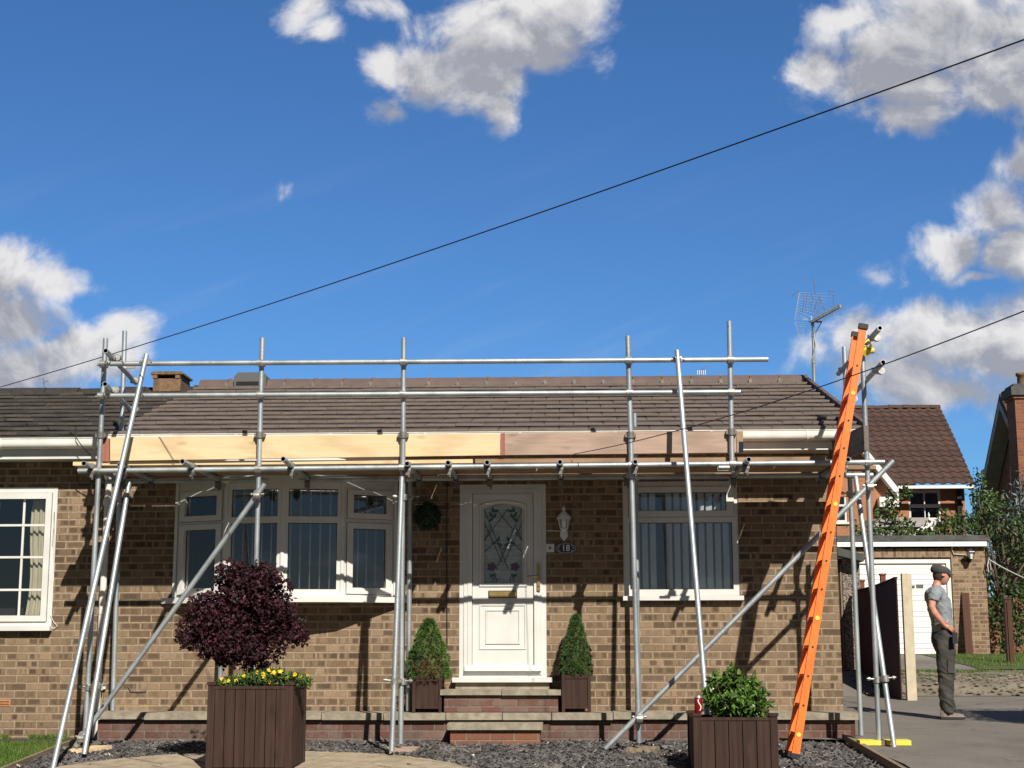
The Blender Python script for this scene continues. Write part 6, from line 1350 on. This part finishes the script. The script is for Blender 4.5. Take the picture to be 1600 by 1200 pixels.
    for j in range(n2_+1):
        ph = math.pi*j/n2_; z = math.cos(ph)
        for i in range(n1_):
            th = 2*math.pi*i/n1_; x, y = math.sin(ph)*math.cos(th), math.sin(ph)*math.sin(th); X_, Y_, Z_ = x*rx, y*ry, z*rz
            if z < -.1: k_ = (-.1-z)/.9; X_ = X_*(1-.25*k_)+.018*k_; Y_ *= 1-.30*k_
            front_ = max(0, x)**3
            if abs(z+.12) < .22: X_ += .024*front_*max(0, 1-abs(y)/.28)*(1-abs(z+.12)/.22)          # nose
            if abs(z-.12) < .12: X_ -= .008*front_                                                   # eye sockets
            if abs(z+.50) < .10: X_ += .006*front_*max(0, 1-abs(y)/.4)                               # lips
            if abs(z+.80) < .14: X_ += .010*front_
            vs.append(hc_+Vector((X_, Y_, Z_)))
    fb.add(vs, [(j*n1_+i, (j+1)*n1_+i, (j+1)*n1_+(i+1) % n1_, j*n1_+(i+1) % n1_) for j in range(n2_) for i in range(n1_)], 0, True)
    for sy in (-1, 1): fb.lathe([(.001, -.004), (.016, -.003), (.021, .0), (.016, .006), (.006, .004)], hc_+Vector((.004, sy*.080, -.012)), 10, 0)
    # join head, ear and fingers into the body mesh
    me = body.data; off = Vector(base); import bmesh as bm_
    b = bm_.new(); b.from_mesh(me); tmp = bpy.data.meshes.new('t'); tmp.from_pydata([tuple(Vector(v)-off) for v in fb.v], [], fb.f); tmp.polygons.foreach_set('use_smooth', [True]*len(fb.f)); b.from_mesh(tmp); b.to_mesh(me); b.free(); bpy.data.meshes.remove(tmp)
    # hair at the nape and sides
    hm = MB(); vs = []
    for j in range(7):
        for i in range(13):
            th = R(95)+R(170)*i/12; z = .25-.75*j/6; rr = math.sqrt(max(.02, 1-z*z)); vs.append(hc_+Vector((math.cos(th)*rx*rr*1.03, math.sin(th)*ry*rr*1.04, z*rz)))
    hm.add(vs, [(j*13+i, (j+1)*13+i, (j+1)*13+i+1, j*13+i+1) for j in range(6) for i in range(12)], 0, True); hm.build('hair', 'hair', man)
    for sy in (-1, 1):
        e = MB(); e.lathe([(.001, -.006), (.007, 0), (.001, .006)], hc_+Vector((.083, sy*.028, .010)), 8); e.build('eye', 'black_paint', man)
    # cap
    cp = MB(); cc2 = L(1481, 898.5); pr = [(.108, -.010), (.118, .012), (.112, .045), (.085, .072), (.040, .086), (.001, .088)]
    vs = []; n = 20
    for r_, z in pr: vs += [cc2+Vector((r_*math.cos(2*math.pi*i/n)*1.0, .80*r_*math.sin(2*math.pi*i/n), z*(1-.10*math.cos(2*math.pi*i/n))-.012*math.cos(2*math.pi*i/n))) for i in range(n)]
    cp.add(vs, [(j*n+i, j*n+(i+1) % n, (j+1)*n+(i+1) % n, (j+1)*n+i) for j in range(len(pr)-1) for i in range(n)], 0, True)
    vs = []
    for j in range(4):
        for i in range(9):
            t = (i/8-.5)*2; ext = (.055+.014*j*1.1)*1.0; vs.append(cc2+Vector((.082+.072*(j/3)*(1-.35*t*t)-.02*abs(t), t*.072*(1-.12*j/3), -.010-.022*(j/3)-.012*t*t)))
    vs += [v+Vector((0, 0, .009)) for v in vs]
    cp.add(vs, [(j*9+i, (j+1)*9+i, (j+1)*9+i+1, j*9+i+1) for j in range(3) for i in range(8)]+[(36+j*9+i, 36+j*9+i+1, 36+(j+1)*9+i+1, 36+(j+1)*9+i) for j in range(3) for i in range(8)]+[(27+i, 27+i+1, 63+i+1, 63+i)[::-1] for i in range(8)], 0, True)
    cp.build('cap', 'cap_cloth', man)
    # t-shirt
    st_ = MB()
    loft(st_, [(L(1480, 990), .122, .168), (L(1479.8, 984), .126, .172), (L(1479, 968), .125, .170), (L(1476.5, 952), .138, .182), (L(1473.5, 938), .145, .188), (L(1471.5, 928.5), .118, .180), (L(1471.5, 923.5), .085, .135), (L(1473, 919.5), .064, .075)], 24)
    for pts in ([(1472, 929.5, -.12, .075), (1466, 931, -.185, .080), (1462.5, 936.5, -.215, .074), (1460.8, 943.5, -.228, .070)], [(1474, 929.5, .12, .075), (1475, 931, .18, .080), (1474, 943, .225, .070)]):
        st_.sweep([L(u, v, y) for u, v, y, _ in pts], [r_ for *_, r_ in pts], 16)
    sh1 = fuse(st_, 't_shirt', 'grey_shirt', .012, 4)
    # trousers
    tt = MB()
    loft(tt, [(L(1479.8, 981.5), .118, .160), (L(1480, 990), .124, .168), (L(1480, 1000), .132, .178), (L(1480, 1010), .130, .178), (L(1480.5, 1020), .11, .17)], 24)
    for (y, pts) in ((-.088, [(1479.5, 1005, .112, .09), (1480, 1018, .118, .093), (1479.5, 1035, .106, .09), (1478, 1052, .098, .086), (1477.5, 1072, .090, .082), (1477, 1092, .086, .080), (1478.5, 1106, .080, .074), (1479, 1113, .078, .072)]), (.096, [(1482, 1005, .112, .09), (1484, 1020, .112, .09), (1486, 1036, .102, .088), (1485.5, 1052, .098, .086), (1484, 1074, .086, .08), (1484.5, 1094, .082, .076), (1486, 1110, .076, .07)])):
        loft(tt, [(L(u, v, y*(1+.045*i)), rx_, ry_) for i, (u, v, rx_, ry_) in enumerate(pts)], 18)
    tr_ = fuse(tt, 'trousers', 'work_trousers', .012, 3)
    # wrinkle the cloth
    for o, am, fr in ((tr_, .017, 7.5), (sh1, .008, 10.)):
        
            for v in o.data.vertices:
                n_ = mnoise.noise_vector(Vector((v.co.x*fr*.7, v.co.y*fr*.7, v.co.z*fr*1.2+v.co.x*6))); rg = 1-abs(mnoise.noise(Vector((v.co.x*5+3, v.co.y*5, v.co.z*13+v.co.x*9))))*3.2
                hz = v.co.z-.0; wk = (.35+.65*math.exp(-((hz-.52)/.14)**2)+.9*math.exp(-((hz-.12)/.10)**2)) if o is tr_ else .45
                v.co += n_*am+v.normal*(max(0, rg)**2*.017*wk-.004)
    pk = MB(); pk.obox(L(1478, 1052, -.185), (.085, .02, .0), (0, -.022, 0), (.004, 0, .15)); pk.build('pocket', 'work_trousers', man); pk = MB(); pk.obox(L(1486, 1008, -.245), (.065, .03, 0), (0, -.02, 0), (.008, .02, .13)); pk.build('pocket', 'trouser_patch', man)
    # boots
    for (u, v, y, yaw_) in ((1478, 1121, -.115, -.15), (1486, 1119, .125, .05)):
        bt = MB(); pr = [(-.085, .040, .085), (-.08, .045, .105), (-.03, .050, .125), (.03, .050, .088), (.08, .052, .062), (.13, .050, .055), (.175, .034, .040), (.19, .012, .026)]; vs = []
        for (x, hw, h) in pr:
            for t in range(9):
                a_ = math.pi*t/8; vs.append((x, hw*math.cos(a_), .022+(h-.022)*math.sin(a_)**.7))
        b0_ = L(u, 0, y); b0_.z = g(Y)+.004; mt_ = Matrix.Translation(b0_) @ Matrix.Rotation(yaw_, 4, 'Z'); vs = [mt_ @ Vector(v) for v in vs]; m9 = 9
        bt.add(vs, [(j*m9+i, (j+1)*m9+i, (j+1)*m9+i+1, j*m9+i+1)[::-1] for j in range(len(pr)-1) for i in range(8)]+[tuple(range(9)), tuple(range((len(pr)-1)*9, len(pr)*9))[::-1]], 0, True)
        so_ = [mt_ @ Vector((x, s_*(hw+.004), z)) for z in (0, .026) for (x, hw, h) in pr for s_ in (-1, 1)]; k_ = len(pr)
        fs = []
        for lv in (0, 1):
            for j in range(k_-1): q4_ = (lv*2*k_+2*j, lv*2*k_+2*j+1, lv*2*k_+2*j+3, lv*2*k_+2*j+2); fs.append(q4_ if lv == 0 else q4_[::-1])
        for j in range(k_-1):
            fs.append((2*j, 2*j+2, 2*k_+2*j+2, 2*k_+2*j)); fs.append((2*j+1, 2*k_+2*j+1, 2*k_+2*j+3, 2*j+3))
        fs += [(0, 2*k_, 2*k_+1, 1)]; bt.add(so_, fs, 1); bt.build('boot', ['boot_leather', 'black_rubber'], man)
person()
# drop helper properties
for o in ALL:
    if '_o' in o: del o['_o']
bpy.context.view_layer.update()
